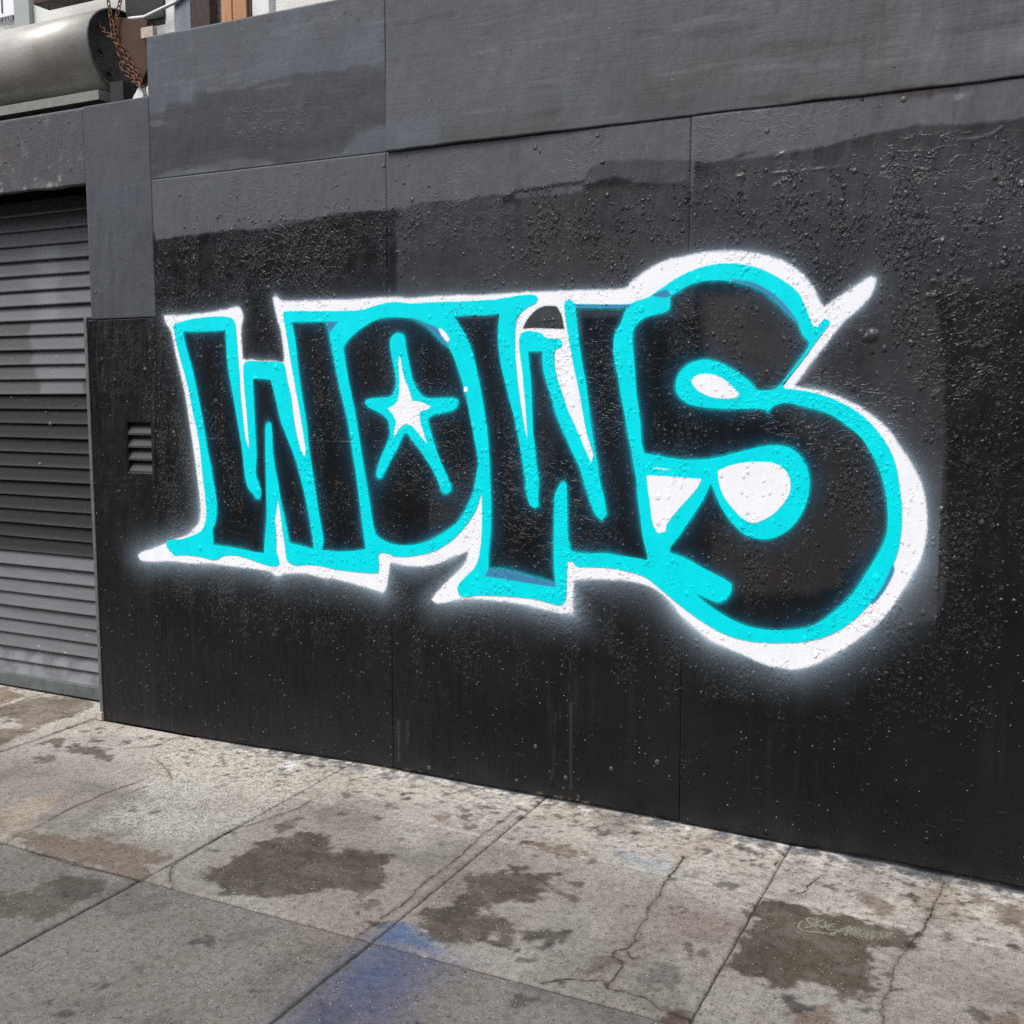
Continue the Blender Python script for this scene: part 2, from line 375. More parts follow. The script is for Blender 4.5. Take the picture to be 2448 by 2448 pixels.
M = {
 'board': board_material(),
 'white': film_material('white_spray_paint', (.84, .85, .88), .0085, .008, .45),
 'cyan': film_material('cyan_spray_paint', (.0005, .71, .765), .0026, .004, .5, 1.0, (.05, .20, .38)),
 'black': film_material('black_spray_paint', (.0045, .0045, .005), .0025, .003, .24),
 'counter': film_material('white_spray_fill', (.84, .85, .88), .0018, .004, .45),
 'slat': attr_paint('shutter_paint', .5),
 'guide': simple('guide_rail_paint', (.11, .125, .12), .5, 0, .3, 20, .0004),
 'hood': simple('hood_sheet_metal', (.40, .385, .35), .40, .25, .3, 5, .0006, (.4, 1, 1), (.27, .25, .21), 40),
 'hoodlip': simple('hood_ledge_paint', (.20, .21, .18), .6, 0, .2, 20),
 'plate': simple('hood_end_plate_steel', (.012, .011, .011), .6, .1, .4, 9, .0006),
 'rust': simple('rusty_steel', (.075, .034, .020), .75, .2, .5, 8, .001, (1, 1, .4), (.05, .022, .014)),
 'chain': simple('rusty_chain_steel', (.20, .095, .055), .65, .5, .4, 40),
 'cream': simple('cream_wall_paint', (.74, .73, .69), .7, 0, .1, 4, .0008),
 'darkwood': simple('dark_brown_timber', (.045, .020, .016), .7, 0, .35, 14, .001, (1, 1, .1)),
 'wood': simple('bare_pine_wood', (.52, .27, .13), .7, 0, .35, 40, .001, (1, 1, .05), (.36, .17, .08)),
 'whitewood': simple('white_painted_board', (.72, .72, .70), .6, 0, .2, 18, .0006, (1, 1, .3)),
 'greywood': simple('grey_painted_post', (.20, .22, .25), .6, 0, .25, 14, .0006, (1, 1, .3)),
 'sign': simple('white_sign_enamel', (.80, .80, .80), .35, 0, .05, 3),
 'signink': simple('sign_lettering', (.07, .075, .09), .5, 0, .1, 3),
 'signframe': simple('sign_frame_grey', (.34, .36, .34), .5, 0, .1, 10),
 'screw': simple('screw_head_paint', (.075, .07, .068), .45, .2, .4, 200),
 'dirt': simple('joint_dirt', (.050, .044, .038), .95, 0, .5, 60, .002),
 'concrete': concrete_material(),
 'dark': simple('dark_recess', (.020, .019, .017), .8, 0, .4, 9),
 'block': simple('beige_plaster_block', (.50, .42, .34), .8, 0, .3, 60, .001),
 'chalk': None, 'signgrey': simple('sign_small_lettering', (.30, .31, .33), .5, 0, .1, 3), 'louvre': simple('louvre_paint', (.017, .018, .019), .45, 0, .4, 40, .0006),
 'asphalt': simple('asphalt', (.050, .050, .052), .9, 0, .3, 3, .002), 'kerbstone': simple('kerb_concrete', (.26, .25, .24), .9, 0, .3, 3, .001),
 'brick': simple('brown_brick', (.20, .10, .075), .85, 0, .3, 2), 'glass': simple('dark_window_glass', (.02, .023, .027), .1, 0, .2, 1),
}
def chalk_material():
    t = NT('yellow_chalk'); pos = t.pos(); flat = t.scale(pos, (1, 1, 0)); n = t.noise(flat, 260, 3, .7)
    sd = t.math('ADD', t.attr('sd'), t.math('MULTIPLY', t.math('SUBTRACT', n, .5), .006))
    a = t.math('MULTIPLY', t.mr(sd, .0020, -.0012), t.mr(n, .38, .66, .08, .62), clamp=True)
    a = t.math('MAXIMUM', a, t.math('MULTIPLY', t.attr('halo'), t.mr(n, .44, .62)))
    t.put((.36, .36, .26, 1), t.b.inputs['Base Color']); t.b.inputs['Roughness'].default_value = .9
    tr = t.n('ShaderNodeBsdfTransparent'); mx = t.n('ShaderNodeMixShader'); t.l(a, mx.inputs[0]); t.l(tr.outputs[0], mx.inputs[1]); t.l(t.b.outputs[0], mx.inputs[2]); t.l(mx.outputs[0], t.out.inputs[0]); return t.m
M['chalk'] = chalk_material()

# ================================================================== GROUND
GR = Raster(-5.6, 0.7, -2.35, 0.5, .006)
def ground_paint():
    X, Y = GR.X, GR.Y
    base = np.zeros(X.shape + (3,)); base[:] = lin(139, 133, 127)
    n_lo = fbm(X, Y, 2.2, 3); n_md = fbm(X, Y, 11, 5); n_hi = fbm(X, Y, 45, 9)
    def lay(c, a):
        nonlocal base
        a = a[..., None] if a.ndim == 2 else a; base = base * (1 - a) + lin(*c) * a
    wob = .030 * fbm(X, Y, 9, 21, 5, .62) + .050 * fbm(X, Y, 34, 23, 3, .7)
    inner = .84 + .16 * sst(-.35, .10, fbm(X, Y, 20, 27, 4))
    # rows nearer the wall are paler and rougher than the smooth slabs by the kerb
    lay((158, 152, 145), sst(-1.20, -1.16, Y) * .75)
    lay((186, 181, 172), sst(-.75, -.05, Y + .12 * n_lo) * .75)
    lay((142, 131, 123), sst(.05, .45, fbm(X, Y, 1.6, 40, 4)) * sst(-1.5, -1.1, Y) * .55)
    def reg(run, c, a, w=.007, k=1.0):
        nonlocal base
        s = GR.poly(GP(smooth(px(*run) if isinstance(run[0], tuple) else px(run))), .2) + wob * k
        lay(c, sst(w * 1.5, -w * 1.5, s) * a * inner)
    # exposed aggregate by the wall, bare peach patch, pinkish worn area
    agg_s = GR.poly(GP(px(('J', 640, 520, 850, 290, 960, 252, 1300, 305, 1640, 370, 1590, 480, 1300, 680, 1000, 760, 700, 760, 450, 700, 600, 570))), .3) + wob
    agg = .10 + .75 * sst(.06, -.05, agg_s) + .25 * sst(-.30, -.02, Y) * sst(-.1, .4, n_lo)
    lay((200, 196, 186), sst(.05, -.06, agg_s) * .6)
    reg(('J', 0, 640, 130, 560, 320, 525, 310, 570, 230, 640, 160, 690, 0, 760), (172, 157, 142), .8)
    reg(('K', 1400, 860, 1600, 850, 1932, 880, 2050, 1000, 1932, 1250, 1700, 1130, 1450, 1120, 1380, 980), (146, 131, 123), .45, .05)
    reg(('L', 0, 760, 200, 745, 420, 770, 330, 880, 150, 900, 0, 880), (134, 116, 108), .5, .03)
    br = (76, 68, 56)
    for run, c, a in [
      ((('J', 1020, 960, 1130, 900, 1250, 840, 1310, 780, 1450, 760, 1530, 730, 1650, 740, 1700, 790), ('K', 0, 610, 130, 590, 240, 620, 300, 640, 290, 670, 220, 690, 240, 770, 150, 850, 0, 830), ('J', 1800, 1040, 1650, 1020, 1520, 1060, 1400, 1060, 1250, 1040, 1100, 1010)), br, .92),
      (('J', 90, 740, 200, 730, 330, 760, 480, 760, 620, 780, 800, 830, 860, 860, 740, 900, 770, 950, 700, 980, 560, 930, 430, 900, 300, 870, 180, 820), (113, 98, 84), .8),
      (('J', 0, 1030, 180, 1050, 200, 1010, 350, 950, 450, 950, 530, 980, 480, 1040, 350, 1120, 200, 1180, 90, 1170, -80, 1160, -80, 1030), (92, 86, 76), .8),
      (('J', -100, 120, 80, 60, 250, 40, 450, 50, 490, 70, 420, 110, 250, 170, 130, 230, -100, 330, -100, 200, 130, 190, 60, 140), (108, 95, 82), .85),
      (('J', -60, -20, 60, -10, 130, 20, 60, 60, -60, 90), (126, 106, 84), .8),
      (('J', 200, 270, 260, 245, 340, 250, 320, 275, 250, 280), br, .8), (('J', 280, 310, 400, 290, 540, 310, 600, 360, 530, 370, 430, 330), br, .8),
      (('J', 150, 345, 300, 325, 280, 370, 190, 372), br, .7), (('J', 1415, 690, 1480, 670, 1545, 660, 1500, 700, 1440, 720), br, .7),
      (('K', 650, 745, 780, 720, 880, 715, 900, 690, 960, 690, 1000, 720, 1150, 730, 1110, 790, 1060, 850, 960, 880, 860, 880, 740, 900, 760, 950, 880, 970, 1040, 1010, 1190, 1020, 1220, 1040, 1100, 1080, 960, 1060, 930, 1120, 820, 1115, 810, 1050, 700, 1080, 560, 1110, 460, 1050, 430, 980, 470, 910, 600, 900, 640, 850, 690, 830), br, .92),
      (('K', 1110, 800, 1170, 805, 1225, 840, 1220, 865, 1150, 840), br, .8), (('K', 930, 1160, 980, 1130, 1030, 1170, 1020, 1190, 940, 1190), br, .8),
      (('K', 870, 545, 1000, 560, 1100, 570, 1200, 580, 1320, 635, 1200, 645, 1050, 615, 1000, 580), (108, 92, 76), .85),
      (('K', 930, 1205, 1015, 1205, 1000, 1225, 950, 1225), br, .7), (('K', 540, 430, 570, 415, 595, 440, 560, 465), (125, 106, 96), .8),
      (('K', 120, 950, 260, 970, 240, 1000, 165, 990), br, .8), (('K', 120, 880, 200, 875, 190, 905, 130, 905), br, .6),
      (('K', 1590, 1250, 1660, 1190, 1740, 1190, 1810, 1230, 1770, 1280, 1650, 1315, 1570, 1290), (112, 106, 100), .75),
      (('K', 1360, 1170, 1440, 1150, 1500, 1180, 1400, 1230, 1280, 1265, 1270, 1240), (112, 97, 88), .75), (('K', 1820, 1115, 1932, 1130, 1932, 1160, 1830, 1150), br, .7),
      (('K', 1640, 1420, 1800, 1440, 1850, 1500, 1700, 1500), (100, 85, 76), .8),
      (('L', 470, 720, 540, 680, 800, 730, 1100, 810, 1360, 870, 1300, 950, 1100, 955, 1060, 1040, 1150, 1100, 1130, 1190, 1020, 1240, 900, 1200, 760, 1120, 640, 1150, 520, 1120, 420, 1070, 310, 1060, 330, 980, 420, 850), (80, 71, 58), .94),
      (('L', 1310, 590, 1450, 555, 1600, 620, 1610, 800, 1500, 835, 1400, 790, 1350, 760, 1330, 680), (140, 128, 116), .65),
      (('L', 1780, 730, 1850, 710, 1960, 770, 1960, 920, 1870, 840, 1790, 780), (106, 92, 80), .85), (('L', 1000, 680, 1100, 650, 1190, 690, 1250, 740, 1180, 770, 1050, 730), (116, 100, 86), .8),
      (('L', 1620, 640, 1720, 650, 1750, 690, 1680, 715, 1640, 690), (110, 96, 84), .85), (('L', 1480, 860, 1530, 850, 1560, 880, 1500, 895), br, .8),
      (('L', 680, 1400, 700, 1310, 850, 1280, 920, 1400), (116, 98, 84), .8), (('L', 1730, 1290, 1900, 1300, 1990, 1400, 1760, 1400), (112, 96, 82), .8),
      (('L', -60, 1300, 60, 1290, 120, 1380, -60, 1400), (104, 84, 76), .8), (('L', 640, 1240, 720, 1230, 730, 1270, 660, 1270), br, .7), (('L', 120, 950, 230, 960, 260, 990, 160, 1000), (112, 92, 86), .7),
      (('L', 1840, 945, 1960, 930, 1960, 970, 1880, 965), br, .7), (('L', 60, 340, 250, 300, 370, 370, 200, 420, 20, 480, -40, 430), (158, 146, 134), .5),
      (('L', 1850, 1260, 1960, 1240, 1960, 1290), br, .6)]:
        reg(run, c, a)
    # darker middles of the old spills
    dk = sst(.15, .6, fbm(X, Y, 6, 60, 4)); base *= (1 - .16 * dk * sst(-1.3, -1.0, Y))[..., None]
    # blue and violet overspray
    reg(('K', 215, 1065, 280, 990, 380, 982, 430, 1030, 540, 1090, 565, 1120, 500, 1135, 380, 1100), (60, 96, 142), .80, .02, .5)
    reg(('P', 905, 2240, 800, 2325, 700, 2410, 560, 2560, 960, 2560, 985, 2410, 1060, 2330, 1105, 2300, 1010, 2268), (92, 96, 128), .75, .07, .6)
    reg(('P', 905, 2243, 860, 2280, 800, 2340, 850, 2390, 960, 2330, 1010, 2275), (74, 98, 136), .50, .06, .6)
    reg(('K', 1430, 600, 1560, 630, 1690, 650, 1710, 715, 1560, 690), (130, 146, 160), .55, .03)
    reg(('J', 1430, 378, 1470, 362, 1515, 385, 1500, 405, 1440, 402), (226, 226, 226), .9, .008, .5)
    # paint drips at the foot of the boards, black gum
    n_st = fbm(X, Y, 28, 33, 3); band = sst(-.13, -.01, Y) * sst(-3.6, -2.9, X)
    lay((88, 94, 104), sst(.02, .18, n_st + .40 * band - .22 + .3 * n_md) * band * .85)
    mott = (.35 * sst(-1.2, -1.0, Y) + .65 * sst(-.62, -.10, Y)) * sst(-3.7, -3.2, X); lay((112, 106, 100), sst(.22, .40, fbm(X, Y * 1.6, 30, 43, 4, .6)) * mott * .7); lay((88, 82, 78), sst(.36, .46, fbm(X, Y * 1.8, 46, 47, 3, .6)) * mott * .8)
    lay((216, 214, 208), sst(.15, .35, fbm(X, Y, 34, 37, 3)) * sst(-.16, -.02, Y) * sst(-3.4, -2.9, X) * .55)
    rs = np.random.RandomState(4); spots = []
    for _ in range(330):
        x = rs.uniform(-4.8, .4); y = -abs(rs.normal(0, .22)) if rs.rand() < .86 else rs.uniform(-2, 0)
        spots.append((x, y, rs.uniform(.003, .011) * (1.4 if rs.rand() < .1 else 1)))
    for q, r in [(('J', 725, 1430), .016), (('J', 330, 1655), .020), (('J', 500, 1515), .014), (('J', 640, 1635), .010), (('J', 265, 1605), .010), (('J', 1030, 1290), .034), (('J', 1320, 1550), .008), (('K', 1225, 778), .016), (('K', 1500, 885), .014), (('K', 1765, 905), .012), (('K', 955, 1380), .026), (('K', 1290, 660), .016), (('L', 1665, 1305), .020), (('L', 1110, 1290), .016), (('L', 430, 418), .016), (('L', 690, 1250), .020), (('L', 860, 615), .012), (('L', 310, 605), .020), (('K', 700, 440), .020), (('K', 690, 485), .014), (('J', 665, 610), .020), (('J', 815, 625), .016), (('J', 1120, 825), .014), (('J', 1210, 755), .014)]:
        g = GP(px(q))[0]; spots.append((g[0], g[1], r))
    for x, y, r in spots:
        i = int((x - GR.x0) / GR.st); j = int((y - GR.y0) / GR.st); R = int(r * 2 / GR.st) + 2
        sl = (slice(max(0, j - R), j + R), slice(max(0, i - R), i + R))
        if X[sl].size == 0: continue
        d = np.hypot((X[sl] - x) / 1.25, Y[sl] - y) - r + .8 * wob[sl]
        a = (sst(.004, -.004, d) * .72)[..., None]; base[sl] = base[sl] * (1 - a) + lin(72, 68, 66) * a
    # cracks
    ck = np.full(X.shape, .25)
    for run in [('J', 1600, 560, 1540, 600, 1380, 660, 1290, 690, 1200, 710, 1000, 830, 900, 890, 870, 960, 890, 1000, 880, 1012),
                ('J', -20, 800, 40, 780, 100, 735, 200, 700, 300, 640, 380, 600, 480, 560, 560, 520, 750, 455), ('J', 160, 1200 - 370, 330, 880, 560, 940, 720, 975),
                ('K', 960, 380, 880, 440, 800, 500, 750, 530, 700, 590, 600, 670, 530, 720, 430, 800, 390, 850, 310, 910, 240, 960, 170, 1020, 120, 1045),
                ('K', 1790, 640, 1760, 690, 1720, 740, 1690, 780, 1660, 850, 1620, 890, 1600, 960, 1560, 1010, 1540, 1080, 1500, 1110, 1440, 1125, 1430, 1150, 1475, 1180, 1455, 1240, 1400, 1300, 1380, 1290),
                ('K', 1500, 1110, 1530, 1165, 1570, 1150), ('K', 1050, 1290, 1200, 1272, 1380, 1270, 1400, 1310, 1580, 1360, 1680, 1420, 1830, 1480),
                ('L', 1500, 590, 1480, 640, 1440, 740, 1410, 800, 1350, 880, 1300, 950, 1240, 1030, 1215, 1110, 1200, 1180, 1160, 1240, 1165, 1362, 1150, 1460),
                ('L', 1200, 1180, 1280, 1170), ('L', 830, 555, 760, 600, 740, 640, 670, 655), ('L', 590, 470, 578, 500), ('L', 0, 560, 40, 520, 80, 450),
                ('J', 0, 320, 200, 250, 330, 200, 500, 135), ('J', 640, 300, 800, 280, 890, 245), ('J', 800, 350, 850, 400, 880, 455)]:
        p = GP(px(run)); q = smooth(p, 80, False); q = q + np.random.RandomState(len(q)).normal(0, .0025, q.shape)
        ck = np.minimum(ck, GR.line(q, .06))
    grm = sst(.05, .45, fbm(X, Y, 4.5, 91, 5, .6)); base *= (1 - .22 * grm)[..., None]
    base = base * np.array([1.10, 1.105, 1.09]) * (.56 + .14 * sst(-1.19, -1.15, Y) + .22 * sst(-.75, -.05, Y))[..., None]
    return np.clip(base, .01, .9), np.clip(agg, 0, .9), np.minimum(ck, .06)
g_col, g_agg, g_crk = ground_paint()

def slab(x0, x1, y0, y1, step, parent, gap=.004):
    gl, gr, gb, gt = gap if isinstance(gap, tuple) else (gap,) * 4
    x0 += gl; x1 -= gr; y0 += gb; y1 -= gt
    nx = max(2, int((x1 - x0) / step)) + 1; ny = max(2, int((y1 - y0) / step)) + 1
    X, Y = np.meshgrid(np.linspace(x0, x1, nx), np.linspace(y0, y1, ny))
    ed = np.minimum(np.minimum(X - x0, x1 - X), np.minimum(Y - y0, y1 - Y))
    wear = .0025 * fbm(X, Y, 14, 71, 3)
    Z = hz(X, Y) - .005 * np.clip(1 - ed / .009, 0, 1) ** 2 + .0012 * fbm(X, Y, 5, 51, 3)
    # frayed arrises
    fr = np.where(ed < 1e-6, 1.0, 0.0)
    X = X + fr * .0045 * fbm(X, Y, 20, 81, 4, .65); Y = Y + fr * .0045 * fbm(X, Y, 20, 83, 4, .65)
    V = np.stack([X, Y, Z], -1).reshape(-1, 3)
    idx = np.arange(nx * ny).reshape(ny, nx)
    F = np.stack([idx[:-1, :-1], idx[:-1, 1:], idx[1:, 1:], idx[1:, :-1]], -1).reshape(-1, 4)
    loop = np.r_[idx[0, :-1], idx[:-1, -1], idx[-1, :0:-1], idx[:0:-1, 0]]
    S = V[loop].copy(); S[:, 2] -= .04; n0 = len(V); k = len(loop); ar = np.arange(k)
    F2 = np.stack([loop, n0 + ar, n0 + (ar + 1) % k, loop[(ar + 1) % k]], -1)
    V = np.r_[V, S]; F = np.r_[F, F2]
    A = {'col': GR.samp(g_col, V[:, 0], V[:, 1]), 'agg': GR.samp(g_agg, V[:, 0], V[:, 1]), 'crack': GR.samp(g_crk, V[:, 0], V[:, 1])}
    return mesh_np('slab', V, F, M['concrete'], parent, True, A)

# the sheet under and beyond the slabs
def sheet():
    xs = np.r_[-400, -100, -20, np.arange(-6, 2.01, .25), 20, 100, 400]; ys = np.r_[-5.0, np.arange(-4.75, .51, .25), 20, 100, 400]
    X, Y = np.meshgrid(xs, ys); Z = hz(np.clip(X, -5, 1), np.clip(Y, -9, 0)) - .007
    V = np.stack([X, Y, Z], -1).reshape(-1, 3); idx = np.arange(X.size).reshape(X.shape)
    F = np.stack([idx[:-1, :-1], idx[:-1, 1:], idx[1:, 1:], idx[1:, :-1]], -1).reshape(-1, 4)
    return mesh_np('sidewalk', V, F, M['dirt'], None, True)
walk = sheet(); tag(walk, 'grey stained concrete pavement of jointed slabs in front of the wall', None, None, 'structure')
gx = [-6.06, -5.18, -4.30, -3.42, -2.543, -1.66, -.732, .20, 1.10]
gy = [-2.95, -2.06, -1.175, -.41, .006]
for j in range(2):
    for i in range(len(gx) - 1):
        vis = (gx[i + 1] > -3.5 and gx[i] < .3 and gy[j] > -2.5)
        slab(gx[i], gx[i + 1], gy[j], gy[j + 1], .0065 if vis else .05, walk, .0045)
for j in (2, 3):
    for i in range(4, len(gx) - 1):
        v = {4: (.0016, .0016), 5: (.0016, .0020 if j == 2 else .0010), 6: (.0020 if j == 2 else .0010, .002), 7: (.002, .002)}[i]
        slab(gx[i], gx[i + 1], gy[j], gy[j + 1], .0065, walk, v + ((.0024, .0012) if j == 2 else (.0012, .001)))
slab(-4.035, gx[4], gy[2], gy[4], .0065, walk, (.0022, .0016, .0024, .001)); slab(-5.3, -4.035, gy[2], .02, .0065, walk, .003); slab(-6.6, -5.3, gy[2], .02, .05, walk, .003)
for a, b in ((-5.3, -4.62), (-4.62, -3.92)):
    slab(a, b, .02, .34, .0065, walk, .003)
for a, b in zip(gx[3:-1], gx[4:]):
    if a > -4: slab(max(a, -3.92), b, .006, .3, .05, walk, .002)

# ================================================================== BOARDED WALL
WR = Raster(-4.7, 0.42, -0.05, 3.62, .005)
def wall_paint():
    X, Z = WR.X, WR.Y
    nlo = fbm(X, Z, 1.7, 101); nmd = fbm(X, Z, 9, 103); nhi = fbm(X, Z, 40, 107)
    rag = .006 * fbm(X, Z, 16, 111, 4) + .004 * nhi
    rol = .006 * fbm(X, Z * .35, 26, 113, 3) + .003 * nhi                    # ragged ends of vertical roller strokes
    brush = .005 * fbm(X * .22, Z, 70, 119, 3); cover = .80 + .20 * sst(-.35, .25, fbm(X * .5, Z * 1.0, 18, 121, 4))
    col = np.zeros(X.shape + (3,)); col[:] = lin(31, 32, 34) * .78
    rough = np.full(X.shape, .25); lump = np.zeros(X.shape); grain = np.zeros(X.shape); wrk = .03 + .13 * sst(.05, .5, fbm(X, Z, 4.5, 117, 3))
    fleck = np.zeros(X.shape)
    def lay(c, a, k=1.0):
        nonlocal col
        col = col * (1 - a[..., None]) + lin(*c) * k * a[..., None]
    def P(run): return WR.poly(WP(px(*run) if isinstance(run[0], tuple) else px(run)), .3)
    def reg(run, c, a=1.0, w=.004, k=1.0, n=None):
        s = P(run) + (rag if n is None else n); m = sst(w * 1.6, -w * 1.6, s + brush) * a * cover; lay(c, m); return m
    # wide soft differences of the black coat
    lay((40, 40, 42), sst(-.1, .5, nlo) * .6); lay((37, 38, 42), sst(.1, .5, fbm(X, Z, 2.6, 131)) * .5)
    # greyer rolled patches between and beside the letters
    reg(('P', 946, 520, 1100, 500, 1350, 470, 1400, 560, 1270, 700, 1255, 760, 950, 760), (68, 69, 74), .85)
    reg(('P', 1250, 600, 1420, 590, 1660, 560, 1660, 760, 1250, 760), (66, 65, 67), .85)
    reg(('P', 1240, 470, 1330, 455, 1660, 440, 1660, 640, 1240, 640), (63, 62, 64), .85, .01)
    reg(('P', 1660, 430, 2260, 340, 2260, 640, 2000, 640, 1660, 600), (64, 64, 67), .85, .03)
    reg(('P', 1400, 480, 1660, 440, 1900, 400, 2100, 370, 2600, 330, 2600, 690, 2330, 700, 2180, 700, 2000, 640, 1660, 620, 1450, 560), (62, 62, 66), .85, .03)
    reg(('P', 2230, 390, 2600, 330, 2600, 640, 2330, 640), (66, 67, 70), .85, .03)
    reg(('P', 2100, 610, 2190, 600, 2240, 720, 2258, 860, 2262, 1400, 2240, 1480, 2150, 1500, 2080, 1000, 2085, 800), (66, 66, 69), .9)
    reg(('P', 1900, 690, 2110, 600, 2190, 640, 2230, 900, 2240, 1100, 2150, 1000, 2040, 930, 1900, 930), (62, 62, 65), .85, .02)
    reg(('P', 2230, 700, 2600, 640, 2600, 1000, 2260, 1000), (46, 46, 47), .7, .05)
    reg(('P', 1680, 700, 1850, 690, 1930, 760, 1950, 900, 1690, 900), (77, 74, 74), .95, .02)
    reg(('P', 1700, 880, 2000, 900, 2110, 1050, 2110, 1300, 1950, 1420, 1700, 1420, 1740, 1260, 1930, 1200, 1960, 1080, 1850, 980, 1700, 970), (62, 61, 61), .9, .02)
    reg(('P', 1700, 1250, 2010, 1240, 2010, 1400, 1700, 1420), (60, 55, 53), .8, .012)
    reg(('P', 1026, 1150, 1150, 1100, 1130, 1300, 1026, 1310), (58, 55, 55), .8)
    reg(('P', 1270, 780, 1330, 790, 1370, 1000, 1310, 1100, 1280, 1000), (52, 56, 60), .7, .02)
    reg(('P', 860, 820, 960, 760, 970, 1000, 880, 1010), (46, 46, 48), .6, .03)
    reg(('P', 240, 770, 366, 770, 372, 1740, 244, 1730), (36, 36, 37), .8, .006)
    reg(('P', 1700, 385, 2110, 320, 2600, 270, 2600, 520, 2200, 560, 1900, 520, 1700, 470), (70, 70, 73), .85, .05)
    vs_ = sst(.20, .48, fbm(X, Z * .035, 34, 157, 3)) * (Z < 2.2); lay((50, 51, 54), vs_ * sst(.1, .5, fbm(X, Z, 2.2, 163, 3)) * .22); vs_ = sst(.25, .5, fbm(X, Z * .05, 60, 159, 2)) * (Z < 1.0); lay((56, 57, 60), vs_ * sst(.25, .5, fbm(X, Z, 3.1, 167, 3)) * .22)
    # grey band and upper boards
    band = P(('P', 330, 430, 374, 575, 442, 564, 528, 552, 573, 546, 596, 549, 624, 546, 727, 529, 801, 510, 846, 507, 977, 498, 983, 490, 1040, 481, 1108, 481, 1143, 470, 1211, 467, 1234, 455, 1290, 444, 1400, 430, 1416, 398, 1443, 387, 1535, 382, 1650, 384, 1704, 388, 1747, 382, 1769, 369, 1796, 361, 1850, 363, 1926, 355, 1970, 352, 2045, 331, 2105, 315, 2154, 309, 2190, 298, 2320, 296, 2600, 262, 2600, 140, 330, 400)) + rol
    lay((91, 93, 99), sst(.004, -.004, band) * 1.0)
    reg(('P', 1395, 440, 1418, 396, 1450, 384, 1600, 380, 1655, 384, 1655, 432, 1560, 440, 1470, 425), (80, 82, 86), .9)
    reg(('P', 1230, 462, 1390, 440, 1390, 455, 1230, 478), (108, 111, 117), .6); reg(('P', 1755, 385, 1790, 368, 1925, 348, 1930, 358, 1800, 375), (112, 115, 119), .7)
    reg(('P', 945, 495, 1090, 480, 1200, 470, 1200, 490, 1110, 505, 950, 520), (70, 71, 76), .8)
    reg(('P', 622, 535, 715, 522, 718, 535, 640, 548), (62, 62, 66), .8)
    up = sst(2.4715, 2.4745, Z + 0 * X); lay((88, 91, 97), up)
    upR = up * (X > -2.338); lay((86, 88, 91), upR)
    lay((96, 101, 110), up * sst(.0, .6, fbm(X, Z * .6, 3.2, 141)) * .6); lay((80, 82, 80), upR * sst(.1, .6, fbm(X * .5, Z, 5, 147)) * .8)
    for x0, x1, c, a in ((1230, 1250, (98, 100, 104), .5), (1760, 1900, (100, 103, 106), .4), (2060, 2150, (80, 76, 74), .5), (2150, 2260, (110, 113, 116), .45)):
        reg(('P', x0, -60, x1, -60, x1 + 12, 300, x0 + 8, 310), c, a * .8, .03)
    reg(('P', 2340, 95, 2600, 60, 2600, 150, 2340, 130), (122, 124, 128), .6, .03); reg(('P', 928, 295, 1050, 285, 1055, 345, 930, 358), (98, 108, 118), .6, .02)
    reg(('P', 1500, 250, 1560, 225, 1640, 222, 1690, 250, 1600, 270, 1510, 275), (58, 55, 54), .45, .03)
    reg(('T', 75, 490, 160, 470, 180, 435, 275, 425, 280, 385, 480, 375, 600, 340, 700, 310, 900, 300, 925, 300, 935, 275, 1090, 270, 1100, 520, 980, 560, 900, 650, 660, 690, 500, 660, 250, 710, 110, 750, 80, 600), (63, 64, 69), .95, .005)
    reg(('T', 90, 560, 400, 540, 700, 560, 900, 600, 640, 660, 480, 650, 120, 700), (54, 53, 56), .7, .03)
    reg(('T', 230, 350, 290, 340, 290, 425, 235, 430), (104, 113, 122), .7, .02); reg(('T', 930, 150, 1080, 130, 1085, 265, 930, 270), (102, 107, 118), .6, .04)
    reg(('T', 1000, 560, 1095, 560, 1095, 640, 930, 650), (84, 90, 97), .7, .02); reg(('T', 490, 340, 620, 210, 650, 300, 620, 330), (98, 104, 112), .5, .05)
    scf = sst(.34, .5, fbm(X * .12, Z, 30, 125, 4)) * up; lay((66, 66, 66), scf * .55)
    scf = sst(.36, .5, fbm(X * .10, Z, 42, 127, 4)) * up; lay((116, 119, 122), scf * .35)
    for q, r in (((570, 52), .008), ((640, 80), .006), ((735, 50), .006), ((825, 32), .010), ((838, 36), .007), ((860, 48), .006), ((590, 100), .005), ((1700, 18), .008), ((1693, 28), .008), ((1696, 180), .004), ((1120, 170), .004), ((915, 100), .008)):
        c_ = WP([q])[0]; lay((48, 48, 50), sst(r, r * .4, np.hypot((X - c_[0]) * .8, Z - c_[1]) + .3 * rag) * .75)
    # rusty stain and chips below the seam
    reg(('U', 1340, 385, 1640, 370, 1640, 400, 1480, 430, 1400, 450, 1370, 425), (64, 52, 50), .8, .006, 1, rol * 1.5); reg(('U', 850, 450, 1340, 395, 1340, 410, 1100, 440, 870, 465), (58, 52, 52), .6, .004, 1, rol * 1.2)
    reg(('U', 1625, 425, 1720, 400, 1720, 412, 1630, 440), (150, 150, 152), .6, .003, 1, rag * 2)
    reg(('U', 460, 500, 485, 500, 480, 900, 465, 900), (100, 102, 106), .5, .003)
    # vertical runs below the seam
    runs = sst(.22, .40, fbm(X, Z * .03, 55, 151, 2)) * sst(2.05, 2.25, Z) * (Z < 2.47) * sst(-.1, .4, fbm(X, Z, 2.5, 153)) * (X > -2.5)
    lay((44, 43, 46), runs * .9)
    # left post board
    pil = (X < -3.553) & (Z > 1.885); lay((80, 83, 89), pil * 1.0); lay((72, 75, 80), pil * sst(0, .5, fbm(X, Z, 5, 161)) * .5)
    # bare wood at the chipped feet, runs, dried splashes
    zf = Z - hz(X, 0 * X)
